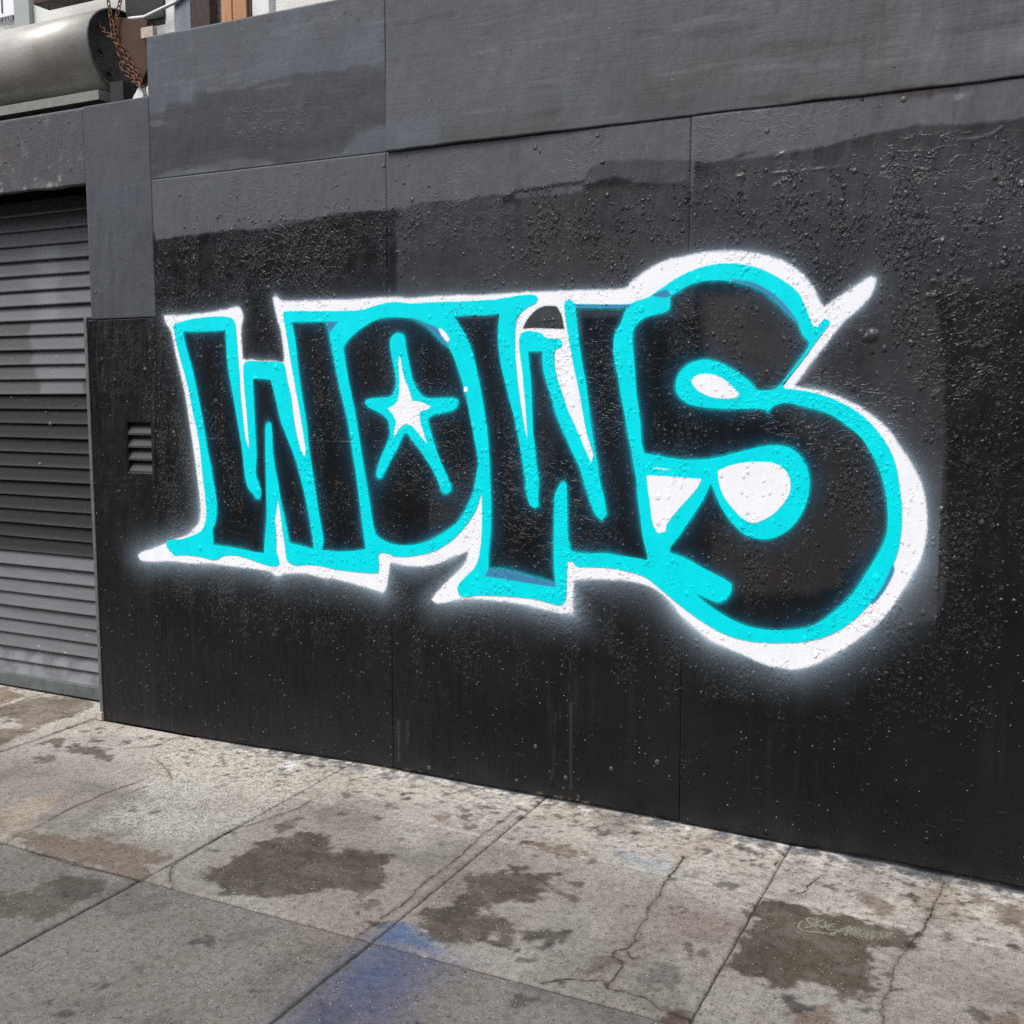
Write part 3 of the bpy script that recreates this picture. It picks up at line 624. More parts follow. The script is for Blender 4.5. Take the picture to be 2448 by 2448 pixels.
    for a, b, hh in ((-2.34, -2.19, .016), (-1.70, -1.48, .030), (-1.14, -1.11, .022), (-1.66, -1.52, .022)):
        m_ = (X > a) & (X < b) & (zf < hh * (.55 + .45 * fbm(X, Z * .15, 60, 171, 2))); lay((168, 150, 136), m_ * sst(-.3, .3, fbm(X, Z * .3, 50, 177, 3)) * .8)
    gr_ = sst(.10, .0, zf + .05 * fbm(X, Z * .4, 14, 175, 4)); lay((58, 55, 54), gr_ * .35)
    for q, w_, c in ((('K', 325, -60, 330, 140), .007, (70, 70, 74)), (('K', 375, -60, 372, 60), .008, (64, 64, 68)), (('K', 1212, -150, 1212, 290), .006, (70, 70, 72)), (('K', 1135, -100, 1120, 230), .003, (66, 66, 68)), (('K', 1095, -180, 1090, 60), .003, (58, 58, 60)), (('P', 1382, 1520, 1376, 1700), .003, (60, 60, 62)), (('P', 1368, 1530, 1360, 1650), .002, (66, 66, 68))):
        lay(c, sst(w_, w_ * .3, WR.line(WP(px(q)), .05) + .002 * nhi) * .55)
    # relief masks
    def blob(x, y, rx, ry, v):
        nonlocal lump
        c = WP([(x, y), (x + rx, y), (x, y + ry)]); q = np.hypot((X - c[0, 0]) / (c[1, 0] - c[0, 0]), (Z - c[0, 1]) / (c[0, 1] - c[2, 1]))
        lump = np.maximum(lump, v * sst(1.25, .35, q + .35 * nmd))
    low = sst(2.46, 2.2, Z + .1 * nmd) * (X > -3.56)
    lump = .26 * low * sst(.25, .9, Z) + .08
    lump[Z > 2.30] *= .3
    for b in [(405, 1000, 75, 420, .95), (600, 640, 180, 110, .6), (800, 620, 160, 110, .5), (1300, 570, 160, 110, .75), (1500, 560, 170, 130, .75), (1900, 560, 240, 170, 1.0), (2180, 640, 130, 230, .9), (2380, 720, 120, 200, .6),
              (1630, 780, 80, 80, 1.0), (1640, 1030, 110, 90, 1.0), (2040, 1210, 90, 130, .95), (1860, 1330, 200, 90, .9), (1600, 1300, 110, 110, .7), (800, 1050, 60, 300, .6), (520, 1250, 120, 150, .45), (1000, 1100, 120, 200, .75),
              (600, 1440, 260, 90, .9), (1000, 1470, 300, 110, .85), (1400, 1480, 200, 130, .8), (1700, 1580, 260, 110, .85), (2100, 1560, 120, 160, .8), (2280, 1240, 110, 220, .95), (2400, 950, 90, 250, .7), (1350, 920, 70, 200, .7), (1250, 1150, 90, 160, .7), (1450, 900, 70, 250, .7), (1320, 1260, 70, 120, .9)]: blob(*b)
    grain[:] = up + pil; lump *= (1 - .92 * up) * (1 - .85 * pil)
    wk = [(2300, 820, 110, 170, 1.0), (2000, 1000, 170, 110, .9), (1850, 960, 150, 70, .9), (2200, 380, 110, 60, .9), (1000, 1050, 130, 170, .5), (1350, 1240, 120, 140, .9), (700, 600, 170, 90, .5), (650, 290, 160, 60, .6), (1450, 950, 80, 200, .4), (1250, 1180, 80, 160, .6)]
    for x, y, rx, ry, v in wk:
        c = WP([(x, y), (x + rx, y), (x, y + ry)]); q = np.hypot((X - c[0, 0]) / (c[1, 0] - c[0, 0]), (Z - c[0, 1]) / (c[0, 1] - c[2, 1])); wrk = np.maximum(wrk, v * sst(1.2, .4, q + .3 * nmd))
    streak = sst(-.18, .30, fbm(X, Z * .25, 22, 181, 3)); clump = sst(-.22, .28, fbm(X, Z, 9, 185, 3))
    lump = np.clip(lump, 0, 1) * (.16 + streak * (.30 + 1.05 * clump))
    wrk *= (1 - .7 * up)
    fleck = .040 * sst(1.35, .75, Z) + .010; fleck = fleck * (Z < 2.4) * (X > -4.0) + .02
    rough += .20 * up + .16 * sst(.004, -.004, band) + .16 * pil
    reg(('P', 1215, 810, 1225, 745, 1270, 712, 1385, 712, 1395, 810), (86, 89, 94), 1.0, .006)
    # raised ridges: old seam batten, board joints, scraped lines
    ridge = np.zeros(X.shape)
    for q, w_, v in ((('P', 644, 700, 646, 880), .004, 1.4), (('P', 634, 1350, 634, 1560), .004, .8), (('P', 1915, 640, 1911, 760), .004, .8), (('P', 1620, 1480, 1617, 1700), .003, 1.), (('P', 368, 900, 370, 1250), .008, 1.6), (('P', 245, 1452, 420, 1470), .003, 1.), (('P', 245, 1600, 300, 1602), .005, 2.),
                     (('P', 1860, 415, 2010, 400), .004, 1.2), (('P', 1880, 470, 1960, 460), .004, .8), (('P', 480, 1048, 560, 1052), .004, 1.8), (('P', 700, 1055, 850, 1058), .005, 2.2), (('P', 1185, 1150, 1225, 1160), .006, 2.), (('P', 2110, 1690, 2200, 1705), .003, 1.5), (('P', 950, 1612, 1180, 1650), .003, 1.)):
        p = smooth(WP(px(q)), 90, False); ridge = np.maximum(ridge, v * sst(w_, 0, WR.line(p, .05) + .004 * nhi))
    for q, w_, v in ((('U', 1560, 620, 1600, 590, 1700, 585), .006, 1.4), (('U', 1570, 610, 1540, 680, 1520, 730), .008, 1.4), (('U', 1640, 620, 1780, 600, 1840, 560), .007, 1.4), (('U', 1770, 700, 1790, 640), .004, 2.5), (('U', 840, 690, 880, 670), .006, 2.5), (('U', 670, 780, 690, 775), .008, 3), (('U', 800, 765, 940, 755, 1050, 740), .004, 2.), (('U', 830, 820, 890, 790), .006, 2.5), (('A', 1725, 630, 1790, 630, 1840, 615), .003, 2.5)):
        p = smooth(WP(px(q)), 90, False); ridge = np.maximum(ridge, v * sst(w_, 0, WR.line(p, .05) + .006 * nhi))
    for q, r, v in ((('P', 2085, 803), .020, 9), (('P', 2068, 808), .013, 6), (('P', 2205, 578), .012, 7), (('P', 2235, 578), .007, 4), (('P', 2253, 576), .008, 5), (('P', 2235, 705), .010, 6), (('P', 2218, 708), .010, 6), (('P', 2288, 650), .007, 5), (('P', 2284, 668), .007, 5), (('P', 2232, 672), .009, 5), (('P', 2186, 742), .009, 5)):
        c = WP(px(q))[0]; d = np.hypot(X - c[0], Z - c[1]) / r; ridge = np.maximum(ridge, v * np.sqrt(np.clip(1 - d * d, 0, 1)))
    col = col * (.47 + .27 * sst(.010, .036, col.mean(-1)))[..., None]; col = np.clip(col, .003, .9)
    return dict(col=col, rough=rough, lump=np.clip(lump, 0, 1), grain=np.clip(grain, 0, 1), wrinkle=np.clip(wrk, 0, 1), fleck=fleck, ridge=ridge)
WA = wall_paint()

hoard = empty('plywood_hoarding', (-2.0, 0.0, 0.0))
tag(hoard, 'tall black and grey painted plywood wall carrying the graffiti', 'wall')
def panel(name, x0, x1, z0, z1, y, thick=.018, step=.006, hole=None, parent=hoard, zfoot=None, bev=.0012, lift=None):
    nx = int((x1 - x0) / step) + 1; nz = int((z1 - z0) / step) + 1
    X, Z = np.meshgrid(np.linspace(x0, x1, nx), np.linspace(z0, z1, nz))
    if zfoot is not None:
        t = np.clip(1 - (Z - z0) / .25, 0, 1); Z = Z + t * (zfoot(X) - z0)
    edge = np.minimum(np.minimum(X - x0, x1 - X), (z1 - Z)); Yf = y + bev * np.clip(1 - edge / .006, 0, 1) + .0025 * fbm(X, Z, 1.3, 191, 2)
    if lift is not None:
        Yf = Yf + lift(X, Z); Z = Z + .003 * fbm(X, Z * 0, 7, 195, 3) * np.clip(1 - (Z - z0) / .05, 0, 1)
    V = np.stack([X, Yf, Z], -1).reshape(-1, 3); idx = np.arange(nx * nz).reshape(nz, nx)
    F = np.stack([idx[:-1, :-1], idx[:-1, 1:], idx[1:, 1:], idx[1:, :-1]], -1)
    keep = np.ones(F.shape[:2], bool); loops = [np.r_[idx[0, :-1], idx[:-1, -1], idx[-1, :0:-1], idx[:0:-1, 0]]]
    if hole:
        hx0, hx1, hz0, hz1 = hole
        i0, i1 = np.searchsorted(X[0], [hx0, hx1]); j0, j1 = np.searchsorted(Z[:, 0], [hz0, hz1])
        keep[j0:j1, i0:i1] = False
        loops.append(np.r_[idx[j0, i0:i1], idx[j0:j1, i1], idx[j1, i1:i0:-1], idx[j1:j0:-1, i0]][::-1])
    F = F[keep].reshape(-1, 4)
    for lp in loops:
        S = V[lp].copy(); S[:, 1] = y + thick; n0 = len(V); k = len(lp); ar = np.arange(k)
        V = np.r_[V, S]; F = np.r_[F, np.stack([lp, n0 + ar, n0 + (ar + 1) % k, lp[(ar + 1) % k]], -1)]
    A = {k: WR.samp(v, V[:, 0], V[:, 2]) for k, v in WA.items()}
    return mesh_np(name, V, F, M['board'], parent, True, A)
S1, S2 = -2.3445, -1.1315
foot = lambda X: hz(X, 0 * X) + .008 + .004 * fbm(X, 0 * X, 2.5, 197, 3)
foot_r = lambda X: hz(X, 0 * X) + .006 + .012 * sst(-.75, -.3, X) + .003 * fbm(X, 0 * X, 2.5, 197, 3)
hx0, hz1_ = w1(299, 1010); hx1, hz0_ = w1(364, 1133)
panel('panel', -3.975, -3.5542, 0, 1.8845, .0004, hole=(hx0, hx1, hz0_, hz1_), zfoot=foot, bev=.0003)
panel('panel', -3.554, S1 - .0004, 0, 2.4728, .0, zfoot=foot, bev=.0004)
panel('panel', S1 + .0004, S2 - .001, 0, 2.4728, .0006, zfoot=foot, bev=.0008)
panel('panel', S2 + .001, .10, 0, 2.4735, -.001, zfoot=foot_r)
panel('upper_panel', -3.5528, -2.3405, 2.473, 3.068, -.0004, bev=.0003)
panel('upper_panel', -2.3365, .10, 2.474, 3.6, -.0035, lift=lambda X, Z: -.011 * sst(-1.25, -2.0, X) * sst(2.9, 2.47, Z) - .004 * sst(-.95, -.6, X) * sst(2.7, 2.47, Z))
panel('post_board', -3.945, -3.5532, 1.885, 2.823, -.0016, bev=.0004)
# louvred slot cut in the narrow panel
box('slot_back', hx0 - .02, hx1 + .02, .030, .040, hz0_ - .02, hz1_ + .02, M['dark'], hoard, 0)
for k in range(4):
    zt = hz1_ - (hz1_ - hz0_) * (k + .5) / 4 - .016
    V = []; h_ = (hz1_ - hz0_) / 4 * .62
    for x in (hx0 - .01, hx1 + .01):
        V += [(x, .029, zt + h_), (x, .006, zt - .002), (x, .0045, zt - .011), (x, .022, zt - .013), (x, .030, zt)]
    pyd('louvre', V, [(0, 5, 6, 1), (1, 6, 7, 2), (2, 7, 8, 3), (3, 8, 9, 4)], M['louvre'], hoard, False)
def dome(name, x, y, z, r, h, mat, parent, n=14):
    V = [(x, y - h, z)]; F = []
    for s_, q in ((.45, .88), (.8, .55), (1.0, 0)):
        for k in range(n): a = 2 * math.pi * k / n; V.append((x + r * s_ * math.cos(a), y - h * q, z + r * s_ * math.sin(a)))
    for k in range(n): F.append((0, 1 + (k + 1) % n, 1 + k))
    for g in range(2):
        for k in range(n): a = 1 + g * n; F.append((a + k, a + (k + 1) % n, a + n + (k + 1) % n, a + n + k))
    return pyd(name, V, F, mat, parent, True)
for q, r in (((1280, 1785), .0085), ((1461, 1838), .008), ((1571, 1822), .010), ((1026, 1836), .010), ((1352, 1859), .009), ((1235, 1866), .007), ((2160, 238), .010), ((1172, 603), .0), ((1150, 310), .006), ((1700, 25), .0)):
    if r: x, z = w1(*q); dome('screw', x, -.0005 if q[1] > 300 else -.001, z, r, .0028, M['screw'], hoard)

# ================================================================== GRAFFITI
GRF = Raster(-4.05, -.30, .45, 2.30, .005)
OUT = px(
 ('A', 447, 485, 600, 440, 830, 412, 960, 418, 1005, 445, 1025, 510, 1040, 700, 1060, 950, 1065, 1060, 1080, 1250, 1105, 1460, 1120, 1560, 1150, 1645, 1140, 1500, 1125, 1300, 1105, 1100, 1095, 900, 1100, 850, 1120, 832, 1160, 822, 1300, 828, 1420, 828, 1460, 845, 1480, 880, 1500, 1000, 1535, 1150, 1560, 1350, 1600, 1560, 1640, 1680, 1665, 1700, 1670, 1640, 1650, 1500, 1600, 1200, 1560, 980, 1520, 750, 1490, 560, 1465, 420, 1465, 390, 1480, 368, 1560, 362),
 ('C', 0, 363, 370, 358, 460, 348, 560, 318, 640, 295, 750, 278, 830, 285, 900, 293, 1100, 280, 1400, 272, 1560, 262, 1700, 255),
 ('E', 160, 250, 300, 228, 420, 212, 500, 215, 530, 245, 510, 285, 430, 330, 360, 390, 335, 440, 320, 540, 318, 650, 318, 760, 330, 900, 345, 1050, 365, 1200, 390, 1350, 410, 1470, 435, 1560, 420, 1350, 410, 1200, 395, 1050, 385, 920, 365, 780, 355, 680, 358, 610, 380, 565, 430, 545, 500, 552, 560, 570, 590, 600, 620, 612, 700, 618, 740, 625, 752, 655, 740, 695, 690, 715, 680, 760, 685, 860, 700, 960, 730, 1060, 770, 1180, 810, 1290, 870, 1420, 930, 1560, 990, 1700, 1020, 1765, 1040, 1690, 1000, 1560, 960, 1400, 930, 1220, 900, 1060, 860, 880, 830, 720, 810, 600, 790, 480, 775, 350, 772, 300, 785, 270, 820, 258, 850, 270, 870, 295, 1000, 297, 1200, 300, 1380, 295, 1420, 275, 1530, 240),
 ('F', 300, 430, 340, 400, 400, 360, 460, 320, 550, 275, 650, 240, 760, 222, 880, 225, 1000, 250, 1110, 300, 1200, 355, 1270, 420, 1310, 500, 1345, 590, 1365, 635, 1400, 640, 1415, 610, 1440, 585, 1470, 595, 1475, 615, 1420, 690, 1360, 770, 1300, 850, 1230, 940, 1165, 1015, 1170, 1045, 1240, 1052),
 ('H', 90, 75, 180, 105, 270, 150, 340, 205, 400, 275, 440, 340, 470, 420, 485, 520, 495, 600, 490, 740, 470, 830),
 ('G', 1870, 1010, 1800, 1140, 1700, 1265, 1600, 1355, 1480, 1425, 1350, 1465, 1250, 1478, 1100, 1480, 950, 1470, 800, 1430, 680, 1370, 560, 1290, 470, 1220, 380, 1145, 310, 1085, 270, 1055, 200, 1025, 100, 1000, 0, 985),
 ('D', 1932, 1142, 1880, 1142, 1850, 1125, 1840, 1100, 1795, 1100, 1790, 1250, 1785, 1380, 1770, 1420, 1740, 1437, 1700, 1432, 1600, 1405, 1500, 1385, 1400, 1375, 1250, 1365, 1100, 1362, 1040, 1372, 990, 1372, 960, 1355, 950, 1310, 960, 1275, 990, 1240, 1040, 1190, 1080, 1150, 1110, 1080, 1125, 1000, 1135, 900, 1138, 640, 1135, 570, 1120, 620, 1090, 710, 1040, 790, 980, 865, 910, 935, 840, 985, 760, 1025, 660, 1050, 560, 1065, 450, 1060, 430, 1045, 370, 1035, 345, 1040, 340, 1060, 345, 1120, 340, 1190, 280, 1190, 150, 1180, 0, 1160),
 ('B', 1800, 1362, 1700, 1352, 1580, 1358, 1530, 1340, 1500, 1310, 1490, 1280, 1475, 1150, 1455, 1030, 1440, 900, 1420, 780, 1410, 730, 1400, 850, 1385, 930, 1395, 1020, 1400, 1150, 1400, 1230, 1415, 1275, 1425, 1310, 1425, 1350, 1400, 1365, 1340, 1362, 1250, 1335, 1150, 1300, 1050, 1270, 960, 1265, 900, 1275, 850, 1307, 800, 1305, 700, 1280, 560, 1262, 455, 1265, 440, 1245, 400, 1205, 383, 1170, 390, 1125, 440, 1118, 520, 1115, 600, 1090, 690, 1050, 735, 990, 752, 900, 750, 800, 735, 650, 715, 480, 690, 250, 655, 50),
 ('A', 640, 1350, 580, 1050, 520, 830, 480, 680, 455, 540))
HOLES = {
 'W1a': px(('A', 540, 550, 555, 640, 600, 800, 650, 1000, 690, 1200, 730, 1400, 760, 1600, 800, 1800), ('B', 820, 580, 835, 650, 852, 780, 850, 900, 835, 980, 815, 1020, 820, 1165, 900, 1175, 1050, 1200, 1200, 1230, 1285, 1245, 1295, 1100, 1310, 950, 1310, 800, 1305, 600, 1300, 300, 1300, 100, 1310, 50, 1335, 35, 1355, 50, 1365, 150, 1370, 300, 1395, 480, 1420, 600, 1445, 760, 1475, 900, 1500, 1020, 1520, 1130, 1530, 1150, 1650, 1180, 1740, 1205, 1740, 1150, 1725, 1050, 1700, 900, 1660, 700, 1620, 540, 1570, 360, 1500, 180, 1440, 20), ('A', 1400, 1200, 1350, 1010, 1325, 995, 1185, 985, 1195, 1200, 1205, 1400), ('B', 1210, 150, 1220, 300, 1215, 420, 1215, 520, 1240, 600, 1262, 680, 1250, 745, 1215, 740, 1190, 700, 1140, 640, 1110, 520, 1090, 330, 1060, 130, 1040, 20), ('A', 1010, 1200, 985, 1050, 950, 850, 935, 640, 930, 540, 850, 545, 700, 552)),
 'W1b': px(('A', 1545, 465, 1580, 650, 1600, 850, 1620, 1020, 1650, 1200, 1680, 1400, 1700, 1600, 1730, 1800), ('B', 1750, 580, 1770, 720, 1790, 850, 1815, 1000, 1835, 1120, 1825, 1190, 1815, 1212, 1932, 1225), ('D', 120, 1020, 240, 1005, 235, 950, 215, 800, 190, 600, 165, 400, 140, 250, 120, 100, 100, 0), ('C', 290, 1250, 240, 1050, 200, 850, 170, 680, 150, 560, 235, 458, 0, 462)),
 'O': px(('C', 285, 710, 310, 650, 400, 560, 500, 490, 600, 440, 720, 420, 850, 425, 940, 440, 1030, 490, 1100, 560, 1180, 640, 1250, 700, 1290, 770, 1330, 880, 1370, 1000, 1410, 1150, 1440, 1300, 1470, 1450, 1500, 1600, 1520, 1720, 1525, 1800), ('D', 1110, 350, 1095, 430, 1075, 550, 1040, 640, 990, 740, 920, 820, 830, 885, 730, 940, 620, 970, 540, 975, 450, 965, 370, 930, 325, 890, 300, 800, 275, 650, 255, 520, 225, 350, 200, 180, 180, 50), ('C', 380, 1250, 345, 1080, 310, 900, 290, 760)),
 'W2': px(('C', 1310, 415, 1500, 400), ('E', 0, 405, 175, 388, 165, 480, 160, 600, 170, 750, 190, 880, 230, 1040, 270, 1200, 310, 1350, 345, 1520, 380, 1720), ('D', 1473, 483, 1475, 560, 1490, 620, 1510, 670, 1545, 692, 1575, 675, 1570, 600, 1577, 483), ('E', 520, 1800, 500, 1600, 485, 1450, 475, 1200, 465, 1000, 450, 850, 440, 735, 570, 735, 570, 850, 600, 1000, 650, 1150, 690, 1300, 750, 1460, 800, 1560, 850, 1680, 910, 1800, 950, 1932), ('P', 1410, 1195, 1426, 1232, 1440, 1244, 1452, 1230, 1446, 1190), ('E', 1105, 1932, 1080, 1760, 1050, 1600, 1020, 1400, 995, 1200, 970, 1000, 940, 850, 910, 650, 890, 450, 875, 330, 1100, 330, 1350, 335, 1330, 370, 1290, 480, 1240, 560, 1225, 680, 1235, 820, 1270, 980, 1295, 1150, 1330, 1330, 1360, 1500, 1390, 1650, 1415, 1800), ('G', 200, 414, 205, 500, 225, 650, 240, 780, 265, 880, 275, 935, 200, 920, 100, 905, 0, 888), ('D', 1932, 1038, 1840, 1020, 1815, 980, 1800, 900, 1795, 700, 1790, 510, 1775, 485, 1745, 495, 1720, 540, 1695, 600, 1690, 900, 1690, 1100, 1700, 1262, 1500, 1210, 1350, 1165, 1190, 1155, 1190, 1050, 1205, 900, 1210, 700, 1205, 500, 1195, 300, 1180, 100, 1165, 0), ('C', 1560, 1150, 1520, 950, 1480, 770, 1440, 650, 1390, 550, 1340, 470)),
 'S': px(('F', 420, 450, 470, 410, 560, 360, 650, 338, 740, 332, 850, 345, 950, 370, 1050, 420, 1130, 490, 1200, 560, 1260, 620, 1300, 700, 1340, 740, 1320, 790, 1270, 860, 1200, 950, 1115, 1045, 1000, 1052, 960, 1010, 900, 960, 830, 915, 760, 880, 680, 855, 620, 855, 550, 880, 490, 930, 460, 1000, 460, 1060, 490, 1110, 550, 1150, 640, 1170, 800, 1180, 1000, 1180, 1040, 1185, 1070, 1200, 1100, 1165, 1180, 1140, 1280, 1160, 1400, 1190, 1500, 1230, 1600, 1300, 1680, 1370, 1740, 1460, 1790, 1560, 1830, 1680, 1850, 1800), ('G', 1855, 700, 1835, 800, 1800, 880, 1750, 960, 1690, 1060, 1620, 1160, 1530, 1250, 1440, 1320, 1350, 1370, 1250, 1390, 1100, 1395, 980, 1380, 870, 1345, 750, 1280, 640, 1200, 590, 1155, 690, 1200, 740, 1215, 790, 1195, 825, 1140, 830, 1095, 800, 1070, 650, 990, 520, 920, 420, 880, 425, 850, 480, 780, 560, 660, 640, 540, 690, 430, 720, 500, 770, 610, 840, 700, 920, 770, 1000, 795, 1080, 795, 1170, 760, 1250, 690, 1310, 590, 1340, 480, 1340, 380, 1310, 290, 1260, 225, 1190, 185, 1100, 175, 1000, 190, 880, 220, 760, 250, 650, 268, 520, 270, 420, 260, 330, 240, 255, 230), ('F', 235, 1400, 225, 1250, 205, 1100, 195, 980, 185, 850, 175, 720, 190, 640, 240, 590, 300, 565, 370, 550, 410, 530, 425, 490)),
}
STAR = px(('C', 735, 590, 775, 565, 830, 570, 850, 610, 860, 690, 880, 800, 910, 950, 940, 1040, 990, 1120, 1040, 1160, 1150, 1165, 1290, 1160, 1335, 1180, 1345, 1210, 1320, 1260, 1260, 1290, 1150, 1310, 1080, 1340, 1065, 1370, 1080, 1450, 1120, 1580, 1160, 1700, 1220, 1840), ('D', 889, 483, 905, 520, 900, 560, 865, 582, 830, 570, 810, 510, 780, 440, 730, 350, 670, 260, 610, 180, 565, 120, 545, 115, 520, 160, 490, 230, 440, 320, 400, 400, 370, 455, 345, 465, 325, 440, 330, 390, 360, 300, 400, 210, 430, 130, 425, 60), ('C', 690, 1370, 640, 1320, 570, 1280, 510, 1250, 480, 1215, 485, 1185, 530, 1168, 640, 1158, 710, 1150, 745, 1110, 765, 1020, 750, 900, 725, 780, 710, 680, 715, 620))
STARW = px(('C', 795, 775, 810, 800, 820, 880, 850, 1000, 885, 1080, 905, 1150, 920, 1190, 1010, 1205, 1088, 1245, 1060, 1270, 1000, 1285, 985, 1310, 995, 1400, 1010, 1450, 1030, 1510, 1055, 1590, 1020, 1550, 970, 1490, 920, 1430, 870, 1408, 830, 1418, 790, 1460, 745, 1535, 755, 1450, 765, 1390, 745, 1330, 715, 1290, 692, 1262, 740, 1235, 780, 1190, 795, 1130, 800, 1000, 790, 850))
COUNT = {
 'O': [px(('C', 1155, 525, 1190, 530, 1240, 580, 1262, 625, 1250, 648, 1225, 635, 1190, 590)), px(('C', 1395, 1062, 1425, 1062, 1428, 1105, 1390, 1108))],
 'S': [px(('F', 562, 1000, 580, 970, 630, 950, 700, 952, 770, 980, 830, 1030, 878, 1080, 865, 1105, 800, 1112, 720, 1108, 640, 1080, 590, 1045)),
       px(('G', 268, 375, 400, 382, 630, 400, 600, 460, 540, 530, 460, 620, 400, 700, 395, 745, 345, 760, 310, 700, 290, 560, 275, 460)),
       px(('G', 737, 345, 820, 310, 920, 290, 1040, 287, 1120, 300, 1180, 340, 1213, 410, 1210, 490, 1170, 560, 1090, 640, 1000, 685, 960, 690, 900, 660, 840, 600, 780, 520, 745, 430)),
       px(('G', 285, 320, 360, 328, 460, 340, 360, 338))],
}
BLUE = [px(('C', 850, 424, 940, 430, 1040, 470, 1150, 520, 1190, 600, 1260, 690, 1250, 705, 1180, 640, 1100, 560, 1030, 490, 940, 442)), px(('D', 1190, 1153, 1350, 1163, 1500, 1208, 1705, 1260, 1705, 1300, 1500, 1270, 1300, 1235, 1160, 1215)),
        px(('F', 800, 325, 950, 340, 1060, 390, 1150, 460, 1220, 540, 1280, 630, 1260, 625, 1200, 560, 1130, 490, 1050, 420, 950, 372, 850, 347)), px(('E', 865, 296, 1100, 300, 1390, 300, 1360, 335, 875, 330)), px(('F', 300, 425, 400, 390, 430, 430, 400, 445, 320, 440)),
        px(('C', 120, 462, 235, 458, 150, 560)), px(('G', 1740, 1220, 1820, 1110, 1890, 960, 1900, 1000, 1830, 1140, 1760, 1220))]
WHITE = px(
 ('A', 350, 400, 370, 390, 560, 385, 760, 365, 930, 335, 1000, 312, 1060, 312, 1090, 360, 1100, 430, 1085, 520, 1082, 650, 1092, 805, 1180, 803, 1300, 815, 1400, 818, 1462, 832, 1465, 780, 1450, 650, 1430, 540, 1400, 430, 1370, 300, 1360, 235, 1390, 205, 1420, 225, 1460, 255),
 ('C', 0, 248, 380, 240, 750, 220, 900, 230, 1200, 205, 1500, 205), ('E', 386, 178, 700, 165, 1000, 155, 1330, 140), ('F', 150, 345, 250, 265, 350, 210, 480, 170, 600, 145, 750, 130, 900, 130, 1050, 150, 1180, 195, 1290, 270, 1370, 370, 1430, 480, 1440, 495, 1560, 410, 1660, 340, 1740, 295, 1790, 310, 1790, 350, 1760, 430, 1690, 520, 1600, 590, 1520, 680, 1440, 780, 1360, 890, 1300, 970, 1255, 1022, 1400, 1040, 1540, 1090, 1680, 1160, 1800, 1250, 1900, 1350),
 ('H', 483, 303, 550, 400, 590, 480, 610, 570, 620, 660, 615, 750, 590, 850, 550, 930, 490, 1020, 420, 1110, 350, 1180, 270, 1240, 190, 1290, 100, 1335, 0, 1360), ('G', 1100, 1645, 950, 1590, 800, 1530, 680, 1480, 570, 1390, 500, 1330, 400, 1210, 310, 1130, 200, 1090, 80, 1075),
 ('D', 1960, 1250, 1855, 1260, 1850, 1400, 1850, 1520, 1760, 1515, 1600, 1480, 1400, 1435, 1200, 1412, 1000, 1405, 800, 1430, 745, 1400, 760, 1370, 800, 1315, 900, 1210, 970, 1140, 1010, 1080, 1020, 1035, 950, 1065, 880, 1095, 800, 1125, 700, 1145, 560, 1145, 435, 1125, 425, 1200, 400, 1330, 370, 1355, 330, 1340, 200, 1300, 100, 1270, 0, 1245),
 ('B', 1850, 1490, 1700, 1450, 1560, 1445, 1480, 1450, 1420, 1470, 1390, 1465, 1340, 1430, 1200, 1400, 1000, 1380, 800, 1355, 600, 1350, 400, 1330, 280, 1335, 150, 1320, 115, 1275, 130, 1240, 250, 1190, 380, 1140, 450, 1108, 560, 1070, 630, 1010, 670, 960, 685, 880, 685, 750, 670, 600, 650, 450, 630, 300, 600, 100), ('A', 560, 1200, 530, 1050, 490, 880, 450, 700, 420, 560, 370, 480))
TRAP = px(('E', 390, 522, 440, 430, 520, 350, 600, 318, 700, 322, 742, 400, 768, 525, 600, 518, 480, 515))

def sdf(pts): return GRF.poly(smooth(WP(pts)), .25)
f_out = sdf(OUT); f_hole = {k: sdf(v) for k, v in HOLES.items()}
f_white = sdf(WHITE); f_star = sdf(STAR); f_starw = sdf(STARW); f_trap = sdf(TRAP)
f_blue = np.minimum.reduce([sdf(b) for b in BLUE])
hole_all = np.minimum.reduce(list(f_hole.values()))
f_cyan = np.minimum(np.maximum(f_out, -hole_all), f_blue)
# letter of each node, divided along the middles of the shared strokes
PXg, PYg = to_px(GRF.X, np.zeros_like(GRF.X), GRF.Y)
b1 = np.interp(PYg, [600, 795, 870, 973, 1116, 1217, 1279, 1326, 1500], [790, 803, 815, 835, 864, 867, 887, 902, 905])
b2 = np.interp(PYg, [735, 805, 909, 986, 1090, 1124, 1186, 1330, 1500], [1089, 1094, 1112, 1133, 1154, 1157, 1151, 1050, 1040])
b3 = np.interp(PYg, [600, 722, 805, 909, 1038, 1116, 1254, 1344, 1399, 1500], [1500, 1512, 1489, 1497, 1512, 1528, 1541, 1559, 1566, 1570])
LID = np.where(PXg < b1, 0, np.where(PXg < b2, 1, np.where(PXg < b3, 2, 3)))
g_attr = {k: WR.samp(WA[k], GRF.X, GRF.Y) for k in ('lump', 'grain', 'wrinkle', 'ridge')}
g_col3 = WR.samp(WA['col'], GRF.X, GRF.Y).reshape(-1, 3)
nsx = fbm(GRF.X, GRF.Y, 7, 201, 3)

